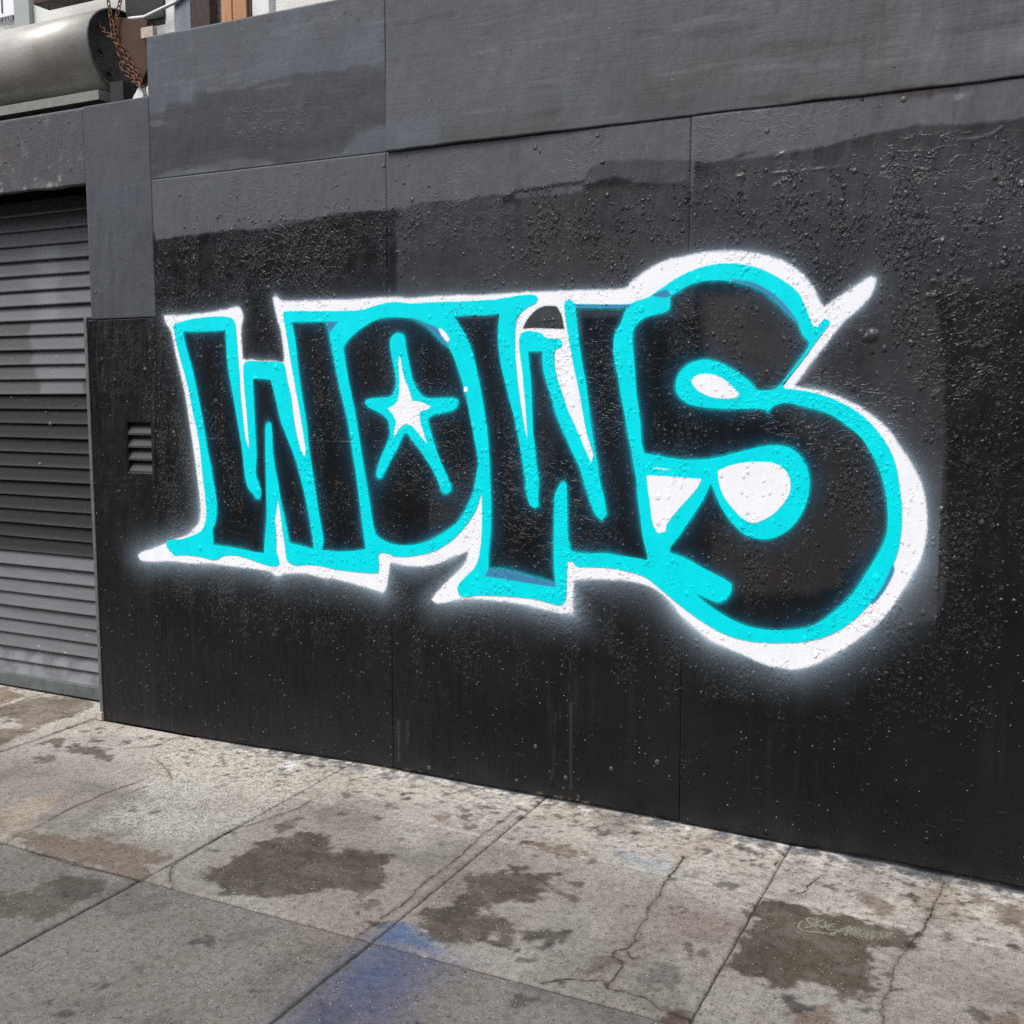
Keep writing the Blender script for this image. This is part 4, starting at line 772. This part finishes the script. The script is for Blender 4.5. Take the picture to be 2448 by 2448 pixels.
def film(name, mat, sd, halo, y, parent, cellmask=None, cut=.008, blue=None):
    cov = (sd < cut) | (halo > .0015)
    cell = cov[:-1, :-1] | cov[1:, :-1] | cov[:-1, 1:] | cov[1:, 1:]
    if cellmask is not None: cell &= cellmask
    jj, ii = np.nonzero(cell)
    n = GRF.nx; q = np.stack([jj * n + ii, jj * n + ii + 1, (jj + 1) * n + ii + 1, (jj + 1) * n + ii], -1)
    u, inv = np.unique(q, return_inverse=True); F = inv.reshape(q.shape)
    X = GRF.X.ravel()[u]; Z = GRF.Y.ravel()[u]
    Y = y + .0025 * fbm(X, Z, 1.3, 191, 2)
    A = {'sd': sd.ravel()[u], 'halo': halo.ravel()[u]}
    for k, v in g_attr.items(): A[k] = v.ravel()[u]
    if mat is M['black']: A['col'] = g_col3[u]
    if blue is not None: A['blue'] = blue.ravel()[u]
    return mesh_np(name, np.stack([X, Y, Z], -1), F, mat, parent, True, A)

graf = empty('graffiti', (-2.0, 0.0, 1.3))
tag(graf, 'spray painted letters WOWS outlined in cyan and white on black wall', 'graffiti')
zero = np.zeros_like(f_cyan)
# soft white outline with its mist, wider below than above
below = sst(-.3, .5, -(GRF.Y - 1.35))
vst = fbm(GRF.X, GRF.Y * .18, 42, 205, 3)
dw = np.clip(f_white + .004, 0, 1) * (1 + .30 * nsx + .18 * vst)
halo = .20 * np.exp(-dw / .0075) + (.085 + .13 * below * (1 + .8 * nsx)) * np.exp(-dw / (.018 + .022 * below)) + .055 * (.35 + below) * np.exp(-dw / .065)
halo = np.clip(halo * (1 + .30 * nsx + .22 * vst) * sst(.21, .02, dw), 0, .9)
wo = film('white_outline', M['white'], np.maximum(f_white + .004 + .004 * nsx + .003 * vst, -f_trap), halo, -.0028, graf)
wo['label'] = 'misty white outer outline around the letters'
wp_ = film('black_gap', M['black'], f_trap, zero, -.0034, graf, cut=.006)
lm = LID[:-1, :-1]
names = ['letter', 'letter', 'letter', 'letter']
labs = ['first letter, a black W with cyan outline', 'second letter, a black O with a star inside', 'third letter, a black W with cyan outline', 'last letter, a large black S with cyan outline']
parts = [['W1a', 'W1b'], ['O'], ['W2'], ['S']]
for k in range(4):
    fh = np.minimum.reduce([f_hole[q] for q in parts[k]])
    lt = film('letter', M['black'], fh - .010, zero, -.0036, graf, cut=.012); lt['label'] = labs[k]
    # cyan outline with a faint blue mist on the black
    hal = np.clip((.32 * np.exp(-np.clip(f_cyan, 0, 1) / .010) + .10 * np.exp(-np.clip(f_cyan, 0, 1) / .035)) * (hole_all < .002) * (1 + .7 * nsx + .5 * fbm(GRF.X, GRF.Y * .2, 40, 207, 3)), 0, .5) * sst(.15, .05, f_cyan) * (f_cyan > -.002) + 0 * zero
    film('outline', M['cyan'], f_cyan, hal, -.0044, lt, lm == k, blue=sst(.003, -.003, f_blue) * .95 + (1 - sst(.003, -.003, f_blue)) * sst(.001, .012, f_cyan) * .9)
    for cpt in COUNT.get('WOWS'[k] if k != 0 else '-', []) if k in (1, 3) else []:
        film('white_counter', M['counter'], sdf(cpt), zero, -.0050, lt, cut=.006)
    if k == 1:
        hs_ = np.clip((.30 * np.exp(-np.clip(f_star, 0, 1) / .010) + .09 * np.exp(-np.clip(f_star, 0, 1) / .04)) * sst(.15, .05, f_star) * (1 + .7 * nsx), 0, .5) * (f_star > -.002)
        film('star', M['cyan'], f_star, hs_, -.0046, lt, blue=sst(.001, .012, f_star) * .9)
        film('star_centre', M['counter'], f_starw, zero, -.0052, lt, cut=.006)

# ================================================================== ROLLER SHUTTER
SY = .22
sh = empty('roller_shutter', (-4.6, SY, 0.0))
tag(sh, 'grey metal roller shutter with black painted band, left of the graffiti wall', 'shutter')
PITCH = .0735
prof = [(.016, 0.0), (.006, .006), (-.003, .018), (-.006, .034), (-.004, .050), (.002, .062), (.008, .068), (.018, .0735)]
prof = [(.014, .0), (-.0065, .0015), (-.0085, .006), (-.006, .012), (-.001, .030), (.004, .048), (.009, .064), (.014, .0735)]
nxs = 90; xs_ = np.linspace(-5.6, -3.96, nxs)
for k in range(33):
    z0 = .075 + k * PITCH
    V = []; 
    for (dy, dz) in prof:
        V.append(np.stack([xs_, np.full(nxs, SY + dy + .0022 * math.sin(k * 2.1)), np.full(nxs, z0 + dz) + .001 * np.sin(xs_ * 3 + k)], -1))
    V = np.concatenate(V); idx = np.arange(len(prof) * nxs).reshape(len(prof), nxs)
    F = np.stack([idx[:-1, :-1], idx[:-1, 1:], idx[1:, 1:], idx[1:, :-1]], -1).reshape(-1, 4)
    ppx, ppy = to_px(V[:, 0], V[:, 1], V[:, 2]); zc = z0 + .035
    _, pyc = to_px(np.array([-4.5]), np.array([SY]), np.array([zc])); pyc = float(pyc[0])
    c = np.zeros((len(V), 3)); c[:] = lin(112, 114, 116) * .80
    c *= (1 + .12 * fbm(V[:, 0], V[:, 2] * 0 + k, 2.0, 301, 3))[:, None]
    edgen = 30 * fbm(V[:, 0] * 0 + k * .7, V[:, 2] * 9, 1.0, 303, 2)
    def put(mask, col, a=1.0):
        w_ = (mask * a)[:, None]; c[:] = c * (1 - w_) + lin(*col) * w_
    if 955 < pyc < 1318: put(np.ones(len(V)), (24, 23, 24), .97)
    if 925 < pyc <= 955: put(sst(195, 205, ppx), (44, 43, 45), .9)
    if 760 < pyc < 960: put(sst(66, 58, ppx + edgen * .7 - (pyc - 780) * .28), (66, 62, 61), .8)
    if 600 < pyc < 760: put(sst(70, 110, ppx + edgen) * sst(150, 130, ppx), (128, 131, 134), .5)
    if pyc < 520: put(np.ones(len(V)), (70, 70, 72), .6)
    if pyc > 1560: put(sst(-.1, .3, fbm(V[:, 0], V[:, 2], 12, 307, 3)), (140, 142, 146), .5)
    lip = np.repeat(np.array([0, 1, 1, .15, 0, 0, 0, 0]), nxs) * (1 + .6 * fbm(V[:, 0], V[:, 2], 5, 311, 3))
    put(np.clip(lip, 0, 1), (128, 129, 130), .30 if 955 < pyc < 1318 else .5)
    chip = np.full(len(V), .9 if pyc > 1500 else (.25 if pyc > 560 else .05))
    mesh_np('slat', V, F, M['slat'], sh, True, {'col': c, 'chip': chip})
box('bottom_bar', -5.6, -3.96, SY - .016, SY + .02, .012, .078, M['guide'], sh, .004)
box('guide_rail', -3.996, -3.9765, -.004, .06, .045, 1.895, M['guide'], sh, .003)
box('guide_foot', -4.006, -3.978, -.012, .05, .002, .044, M['block'], sh, .004)
for q in ((118, 1013), (93, 1110), (108, 985), (203, 1222), (176, 968), (25, 950)):
    x, z = w1(q[0], q[1], SY - .01); dome('rivet', x, SY - .004, z, .011 if q[0] in (93, 118) else .005, .006, M['guide'], sh)
# coil hood
HX, HY, HZ, HR = -3.90, .202, 3.124, .204
V = []; F = []; NA = 40
ang = [math.radians(a) for a in np.linspace(60, 285, NA)]            # measured from +y over the top to the front and under
for x in (HX, -4.4, -5.0, -6.2):
    for a in ang: V.append((x, HY + HR * math.cos(a), HZ + HR * math.sin(a) * (.80 if a < math.pi else 1.0)))
for i in range(3):
    for k in range(NA - 1): F.append((i * NA + k, i * NA + k + 1, (i + 1) * NA + k + 1, (i + 1) * NA + k))
hood = pyd('hood', V, F, M['hood'], sh, True)
sm = hood.modifiers.new('solid', 'SOLIDIFY'); sm.thickness = .003; sm.offset = -1
V = [(HX - .006, HY + (HR - .004) * math.cos(2 * math.pi * k / 48), HZ + (HR - .004) * math.sin(2 * math.pi * k / 48) * (.85 if k < 24 else 1.0)) for k in range(48)]
V += [(v[0] - .01, v[1], v[2]) for v in V]
pyd('end_plate', V, [tuple(range(48))] + [tuple(range(95, 47, -1))] + [(k, 48 + k, 48 + (k + 1) % 48, (k + 1) % 48) for k in range(48)], M['plate'], sh)
seam = tube([(-4.62, HY + (HR + .001) * math.cos(a), HZ + (HR + .001) * math.sin(a) * (.80 if a < math.pi else 1.0)) for a in ang], .004, 6); pyd('hood_seam', seam[0], seam[1], M['hood'], sh, True)
rim = tube([(HX + .001, HY + HR * math.cos(a), HZ + HR * math.sin(a) * (.80 if a < math.pi else 1.0)) for a in ang], .005, 6); pyd('hood_rim', rim[0], rim[1], M['guide'], sh, True)
for a, rr in ((200, .13), (240, .15)):
    a = math.radians(a); V, F = tube([(HX - .005, HY + rr * math.cos(a), HZ + rr * math.sin(a)), (HX + .006, HY + rr * math.cos(a), HZ + rr * math.sin(a))], .010, 8); pyd('bolt', V, F, M['plate'], sh)
box('hood_ledge', -6.2, -3.90, .05, .20, 2.862, 2.905, M['hoodlip'], sh, .002)
box('hood_bracket', -3.84, -3.76, .06, .20, 2.845, 2.93, M['plate'], sh, .002)

# ================================================================== BUILDING behind
bd = empty('building_facade', (-3.5, .6, 0.0))
tag(bd, 'cream building wall with grey lintel above the shutter, behind the boards', 'building')
box('wall', -8.0, 1.2, .72, .95, 2.72, 4.4, M['cream'], bd, 0)
box('wall', -3.93, 1.2, .30, .50, 0.0, 2.72, M['dark'], bd, 0)
box('shutter_recess', -8.0, -3.93, .40, .50, 0.0, 2.84, M['dark'], bd, 0)
box('soffit', -8.0, -3.93, .026, .40, 2.56, 2.60, M['dark'], bd, 0)
# lintel: same painted board surface
def lintel():
    x0, x1, z0, z1 = -6.2, -3.948, 2.488, 2.822; st = .01
    nx = int((x1 - x0) / st) + 1; nz = int((z1 - z0) / st) + 1
    X, Z = np.meshgrid(np.linspace(x0, x1, nx), np.linspace(z0, z1, nz))
    c = np.zeros(X.shape + (3,)); c[:] = lin(68, 69, 72)
    a = sst(0, .5, fbm(X, Z, 3.5, 401, 4))[..., None] * .7; c = c * (1 - a) + lin(72, 62, 60) * a
    a = sst(.25, .5, fbm(X, Z, 12, 405, 4))[..., None] * .35; c = c * (1 - a) + lin(112, 106, 104) * a
    a = (sst(.42, .5, fbm(X, Z, 26, 407, 3)) * sst(2.65, 2.5, Z))[..., None] * .6; c = c * (1 - a) + lin(150, 140, 136) * a
    Zj = Z.copy(); Zj[0] += .006 * fbm(X[0], X[0] * 0, 9, 411, 3)
    V = np.stack([X, np.full_like(X, .002), Zj], -1).reshape(-1, 3); idx = np.arange(nx * nz).reshape(nz, nx)
    F = np.stack([idx[:-1, :-1], idx[:-1, 1:], idx[1:, 1:], idx[1:, :-1]], -1).reshape(-1, 4)
    lp = np.r_[idx[0, :-1], idx[:-1, -1], idx[-1, :0:-1], idx[:0:-1, 0]]; S = V[lp].copy(); S[:, 1] = .024; n0 = len(V); k = len(lp); ar = np.arange(k)
    V = np.r_[V, S]; F = np.r_[F, np.stack([lp, n0 + ar, n0 + (ar + 1) % k, lp[(ar + 1) % k]], -1)]
    n = len(V); cc = np.r_[c.reshape(-1, 3), c.reshape(-1, 3)[lp]]; z_ = np.zeros(n)
    mesh_np('lintel', V, F, M['board'], bd, True, {'col': cc, 'rough': z_ + .5, 'lump': z_ + .05, 'grain': z_ + .3, 'wrinkle': z_ + .15, 'fleck': z_ + .15, 'ridge': z_})
lintel()

# things showing over the tops of the boards
def at(px_, py_, y): x, z = w1(px_, py_, y); return x, z
def slatbox(name, p0, p1, y, zlow, mat, label, cat, ztop=3.75, th=.05, group=None):
    x0, _ = at(p0, 30, y); x1, _ = at(p1, 30, y)
    return tag(box(name, x0, x1, y, y + th, zlow, ztop, mat, None, .003), label, cat, group)
slatbox('timber_post', 456, 501, .16, 2.6, M['darkwood'], 'dark brown timber post behind the top edge of the boards', 'post')
slatbox('grey_post', 418, 455, .20, 2.6, M['greywood'], 'blue-grey painted post beside the dark timber post', 'post')
slatbox('white_board', 501, 529, .24, 2.6, M['whitewood'], 'white board between dark timber post and bare wood planks', 'board')
for i, (a, b) in enumerate(((529, 553), (554, 588))):
    slatbox('wood_plank', a, b, .19 + .008 * i, 2.6, M['wood'], ['narrow bare orange wood plank beside the white board', 'wider bare orange wood plank, right of the narrow one'][i], 'plank', group='bare wood planks')
slatbox('brown_batten', 588, 602, .21, 2.6, M['darkwood'], 'thin brown batten right of the bare wood planks', 'batten')
slatbox('white_board', 603, 643, .18, 2.6, M['whitewood'], 'white painted board, rightmost piece above the boards', 'board')
slatbox('white_stud', 394, 417, .23, 2.6, M['whitewood'], 'pale stud left of the blue-grey post', 'stud')
# rusty bracket, dark box and pale pipe
q_ = [(272, 40), (350, 48), (352, 165), (340, 196), (327, 207), (300, 160), (283, 110)]
P_ = [w1(a_, b__, .045) for a_, b__ in q_]; n_ = len(P_)
tag(pyd('rusty_bracket', [(x, .045, z) for x, z in P_] + [(x, .07, z) for x, z in P_], [tuple(range(n_)), tuple(range(2 * n_ - 1, n_ - 1, -1))] + [(k, n_ + k, n_ + (k + 1) % n_, (k + 1) % n_) for k in range(n_)], M['rust'], None, False, .003), 'brown rusty steel plate between shutter hood and boards', 'bracket')
x0, z0 = at(300, 62, .22); x1, z1 = at(391, 0, .22)
tag(box('junction_box', x0, x1, .22, .29, z0, z1 + .1, M['plate'], None, .006), 'dark steel box over the rusty plate', 'box')
V, F = tube([(*[at(308, 45, .20)[0]], .20, at(308, 45, .20)[1]), (at(345, 41, .20)[0], .20, at(345, 41, .20)[1]), (at(375, 30, .20)[0], .19, at(375, 30, .20)[1]), (at(420, 5, .19)[0], .19, at(420, 5, .19)[1]), (at(460, -30, .19)[0], .19, at(460, -30, .19)[1])], .008, 10)
tag(pyd('pipe', V, F, M['whitewood'], None, True), 'thin pale conduit pipe crossing the dark box', 'pipe')
x0, z0 = at(150, 12, .60); x1, z1 = at(235, -10, .60)
tag(box('eave_beam', x0 - .1, x1 + .3, .50, .60, z1 - .02, z1 + .12, M['darkwood'], None, .004), 'dark beam above the shutter hood', 'beam')
x0, z0 = at(325, 246, .05); x1, z1 = at(350, 222, .05)
tag(pyd('wood_offcut', [(x0 - .01, .03, z0), (x1, .03, z0 - .005), (x1, .03, z1 - .01), (x1 - .02, .03, z1 + .03), (x0 + .01, .03, z1 - .01),
   (x0 - .01, .06, z0), (x1, .06, z0 - .005), (x1, .06, z1 - .01), (x1 - .02, .06, z1 + .03), (x0 + .01, .06, z1 - .01)],
   [(0, 1, 2, 3, 4), (9, 8, 7, 6, 5), (0, 5, 6, 1), (1, 6, 7, 2), (2, 7, 8, 3), (3, 8, 9, 4), (4, 9, 5, 0)], M['whitewood']), 'small splintered white wood piece at the foot of the rusty plate', 'wood piece')
x0, z0 = at(340, 100, .03); x1, z1 = at(368, 68, .03)
tag(box('wood_chip', x0, x1, .022, .05, z0 + .01, z1 + .01, M['block'], None, .003), 'beige broken plywood corner at the top left of the boards', 'wood piece')
# hoist chain
def chain():
    V = []; F = []
    def link_(c, d, flip, r=.009, w=.0026):
        d = d.normalized(); u = d.cross(Vector((0, 1, 0))).normalized(); v = d.cross(u)
        if flip: u = v
        n0 = len(V); n = 10; mth = 5; nn = d.cross(u)
        for i in range(n):
            a = 2 * math.pi * i / n; ctr = c + d * (1.55 * r * math.cos(a)) + u * (r * math.sin(a)); out = (d * math.cos(a) + u * math.sin(a)).normalized()
            for j in range(mth): b = 2 * math.pi * j / mth; V.append(ctr + out * (w * math.cos(b)) + nn * (w * math.sin(b)))
        for i in range(n):
            for j in range(mth): F.append((n0 + i * mth + j, n0 + i * mth + (j + 1) % mth, n0 + ((i + 1) % n) * mth + (j + 1) % mth, n0 + ((i + 1) % n) * mth + j))
    def run(pts):
        P = []
        for q in pts: x, z = w1(q[0], q[1], q[2]); P.append(Vector((x, q[2], z)))
        f = False
        for a, b in zip(P[:-1], P[1:]):
            L = (b - a).length; n = max(1, int(L / .020))
            for i in range(n): link_(a + (b - a) * ((i + .5) / n), b - a, f); f = not f
    run([(292, -20, .03), (275, 60, .03), (285, 130, .03), (310, 165, .03), (338, 205, .025)])
    run([(255, -20, .04), (268, 60, .035), (272, 95, .03), (290, 110, .03), (312, 150, .03), (330, 180, .025), (340, 208, .02)])
    run([(222, 42, .08), (250, 75, .07), (270, 92, .06)])
    run([(288, 146, .03), (292, 165, .03), (315, 190, .03), (340, 208, .02)])
    return pyd('hoist_chain', V, F, M['chain'], None, True)
tag(chain(), 'rusty tangled hoist chain hanging over the shutter hood end', 'chain')
# alarm sign
sx0, sz0 = w1(-120, 62, .70); sx1, sz1 = w1(37, -80, .70)
sg = empty('alarm_sign', (sx0, .70, sz0)); tag(sg, 'white sign with grey capital letters at the top left corner', 'sign')
box('sign_panel', sx0, sx1 - .02, .695, .715, sz0 - .02, sz1, M['sign'], sg, .002)
box('sign_frame', sx1 - .018, sx1 + .10, .69, .72, sz0 - .3, sz1, M['signframe'], sg, .002)
def text(body, p, size, sx=1.0, mat='signink'):
    cu = bpy.data.curves.new('sign_text', 'FONT'); cu.body = body; cu.size = size; cu.extrude = .001; cu.align_x = 'RIGHT'
    o = bpy.data.objects.new('sign_text', cu); COL.objects.link(o)
    dg = bpy.context.evaluated_depsgraph_get(); me = bpy.data.meshes.new_from_object(o.evaluated_get(dg)); bpy.data.objects.remove(o)
    me.materials.clear(); me.materials.append(M[mat]); t = bpy.data.objects.new('lettering', me); link(t, sg)
    x, z = w1(p[0], p[1], .694); t.rotation_euler = (math.pi / 2, 0, 0); t.scale = (sx, 1, 1); t.location = (x - sx0, .693 - .70, z - sz0)
text('ALARM', (31, 56), .066, .58, 'signgrey'); text('SECURITY', (15, 29), .19, .55)

# chalk tag on the pavement
def chalk():
    R = Raster(-.95, -.30, -1.0, -.35, .004)
    st = [('L', 725, 805, 708, 820, 706, 840, 730, 858, 800, 866, 870, 874, 900, 868, 950, 862), ('L', 795, 800, 765, 790, 748, 800, 760, 812, 778, 820, 772, 836, 742, 842), ('L', 805, 795, 795, 840), ('L', 838, 800, 802, 820, 835, 842), ('L', 852, 810, 846, 842),
          ('L', 893, 822, 868, 830, 862, 845, 870, 856, 900, 852), ('L', 866, 840, 890, 836), ('L', 900, 858, 940, 852, 985, 835), ('L', 870, 875, 890, 885, 905, 870), ('L', 975, 845, 960, 885), ('L', 1000, 845, 985, 850, 990, 880), ('L', 1020, 850, 1010, 890), ('L', 1045, 850, 1030, 870, 1050, 895), ('L', 1080, 860, 1075, 900), ('L', 1110, 860, 1100, 905, 1120, 890), ('L', 1150, 865, 1160, 900), ('L', 1190, 870, 1180, 895, 1215, 870)]
    d = np.full(R.X.shape, .2)
    for s in st: d = np.minimum(d, R.line(smooth(GP(px(s)), 100, False), .05))
    sm = R.poly(GP(px(('L', 940, 850, 1000, 828, 1080, 838, 1160, 855, 1220, 868, 1200, 900, 1120, 912, 1040, 905, 970, 885))), .2)
    hl = .5 * sst(.012, -.02, sm + .02 * fbm(R.X, R.Y, 25, 501, 3))
    cov = (d < .012) | (hl > .03); cell = cov[:-1, :-1] | cov[1:, :-1] | cov[:-1, 1:] | cov[1:, 1:]; jj, ii = np.nonzero(cell); n = R.nx
    q = np.stack([jj * n + ii, jj * n + ii + 1, (jj + 1) * n + ii + 1, (jj + 1) * n + ii], -1); u, inv = np.unique(q, return_inverse=True)
    X = R.X.ravel()[u]; Y = R.Y.ravel()[u]; Z = hz(X, Y) + .0026
    return mesh_np('chalk_scribble', np.stack([X, Y, Z], -1), inv.reshape(q.shape), M['chalk'], None, True, {'sd': d.ravel()[u] - .0034, 'halo': hl.ravel()[u]})
tag(chalk(), 'pale yellow chalk scribble on the brown stained pavement slab', 'chalk writing')

# ================================================================== the street behind the camera
road = box('road', -60, 60, -15.5, -5.2, -.30, -.14, M['asphalt'], None, 0); tag(road, kind='structure')
kerb = box('kerb', -60, 60, -5.2, -5.0, -.30, -.004, M['kerbstone'], None, .01); tag(kerb, kind='structure')
opp = box('far_sidewalk', -60, 60, -19, -15.5, -.30, -.02, M['kerbstone'], None, .01); tag(opp, kind='structure')
def house(x0, x1, h, mat, label, storeys, bays):
    e = empty('street_building', ((x0 + x1) / 2, -19, 0)); tag(e, label, 'building', 'buildings across the street')
    box('wall', x0, x1, -27, -19.0, 0, h, mat, e, 0); box('cornice', x0 - .1, x1 + .1, -19.0, -18.6, h - .5, h, M['whitewood'], e, 0)
    sh_ = h / storeys; bw = (x1 - x0) / bays; src = None
    for k in range(storeys):
        for i in range(bays):
            cx = x0 + bw * (i + .5); zz = k * sh_ + (.9 if k else .3); o = None
            if src is None:
                src = box('window', cx - bw * .28, cx + bw * .28, -18.99, -18.9, zz, zz + sh_ * .62, M['glass'], e, 0); bx_, bz_ = cx, zz
            else:
                o = src.copy(); COL.objects.link(o); o.location = (cx - bx_, 0, zz - bz_)
house(-34, -18.2, 9.5, M['brick'], 'brown brick building across the street, leftmost', 3, 6)
house(-18, -5.2, 8.0, M['cream'], 'cream building across the street between two brick ones', 3, 5)
house(-5, 8.8, 10.0, M['brick'], 'brown brick building straight across the street', 3, 5)
house(9, 26, 8.5, M['greywood'], 'grey building across the street, rightmost', 3, 6)

far = box('far_ground', -400, 400, -400, -27, -.4, -.06, M['asphalt'], None, 0); tag(far, kind='structure')
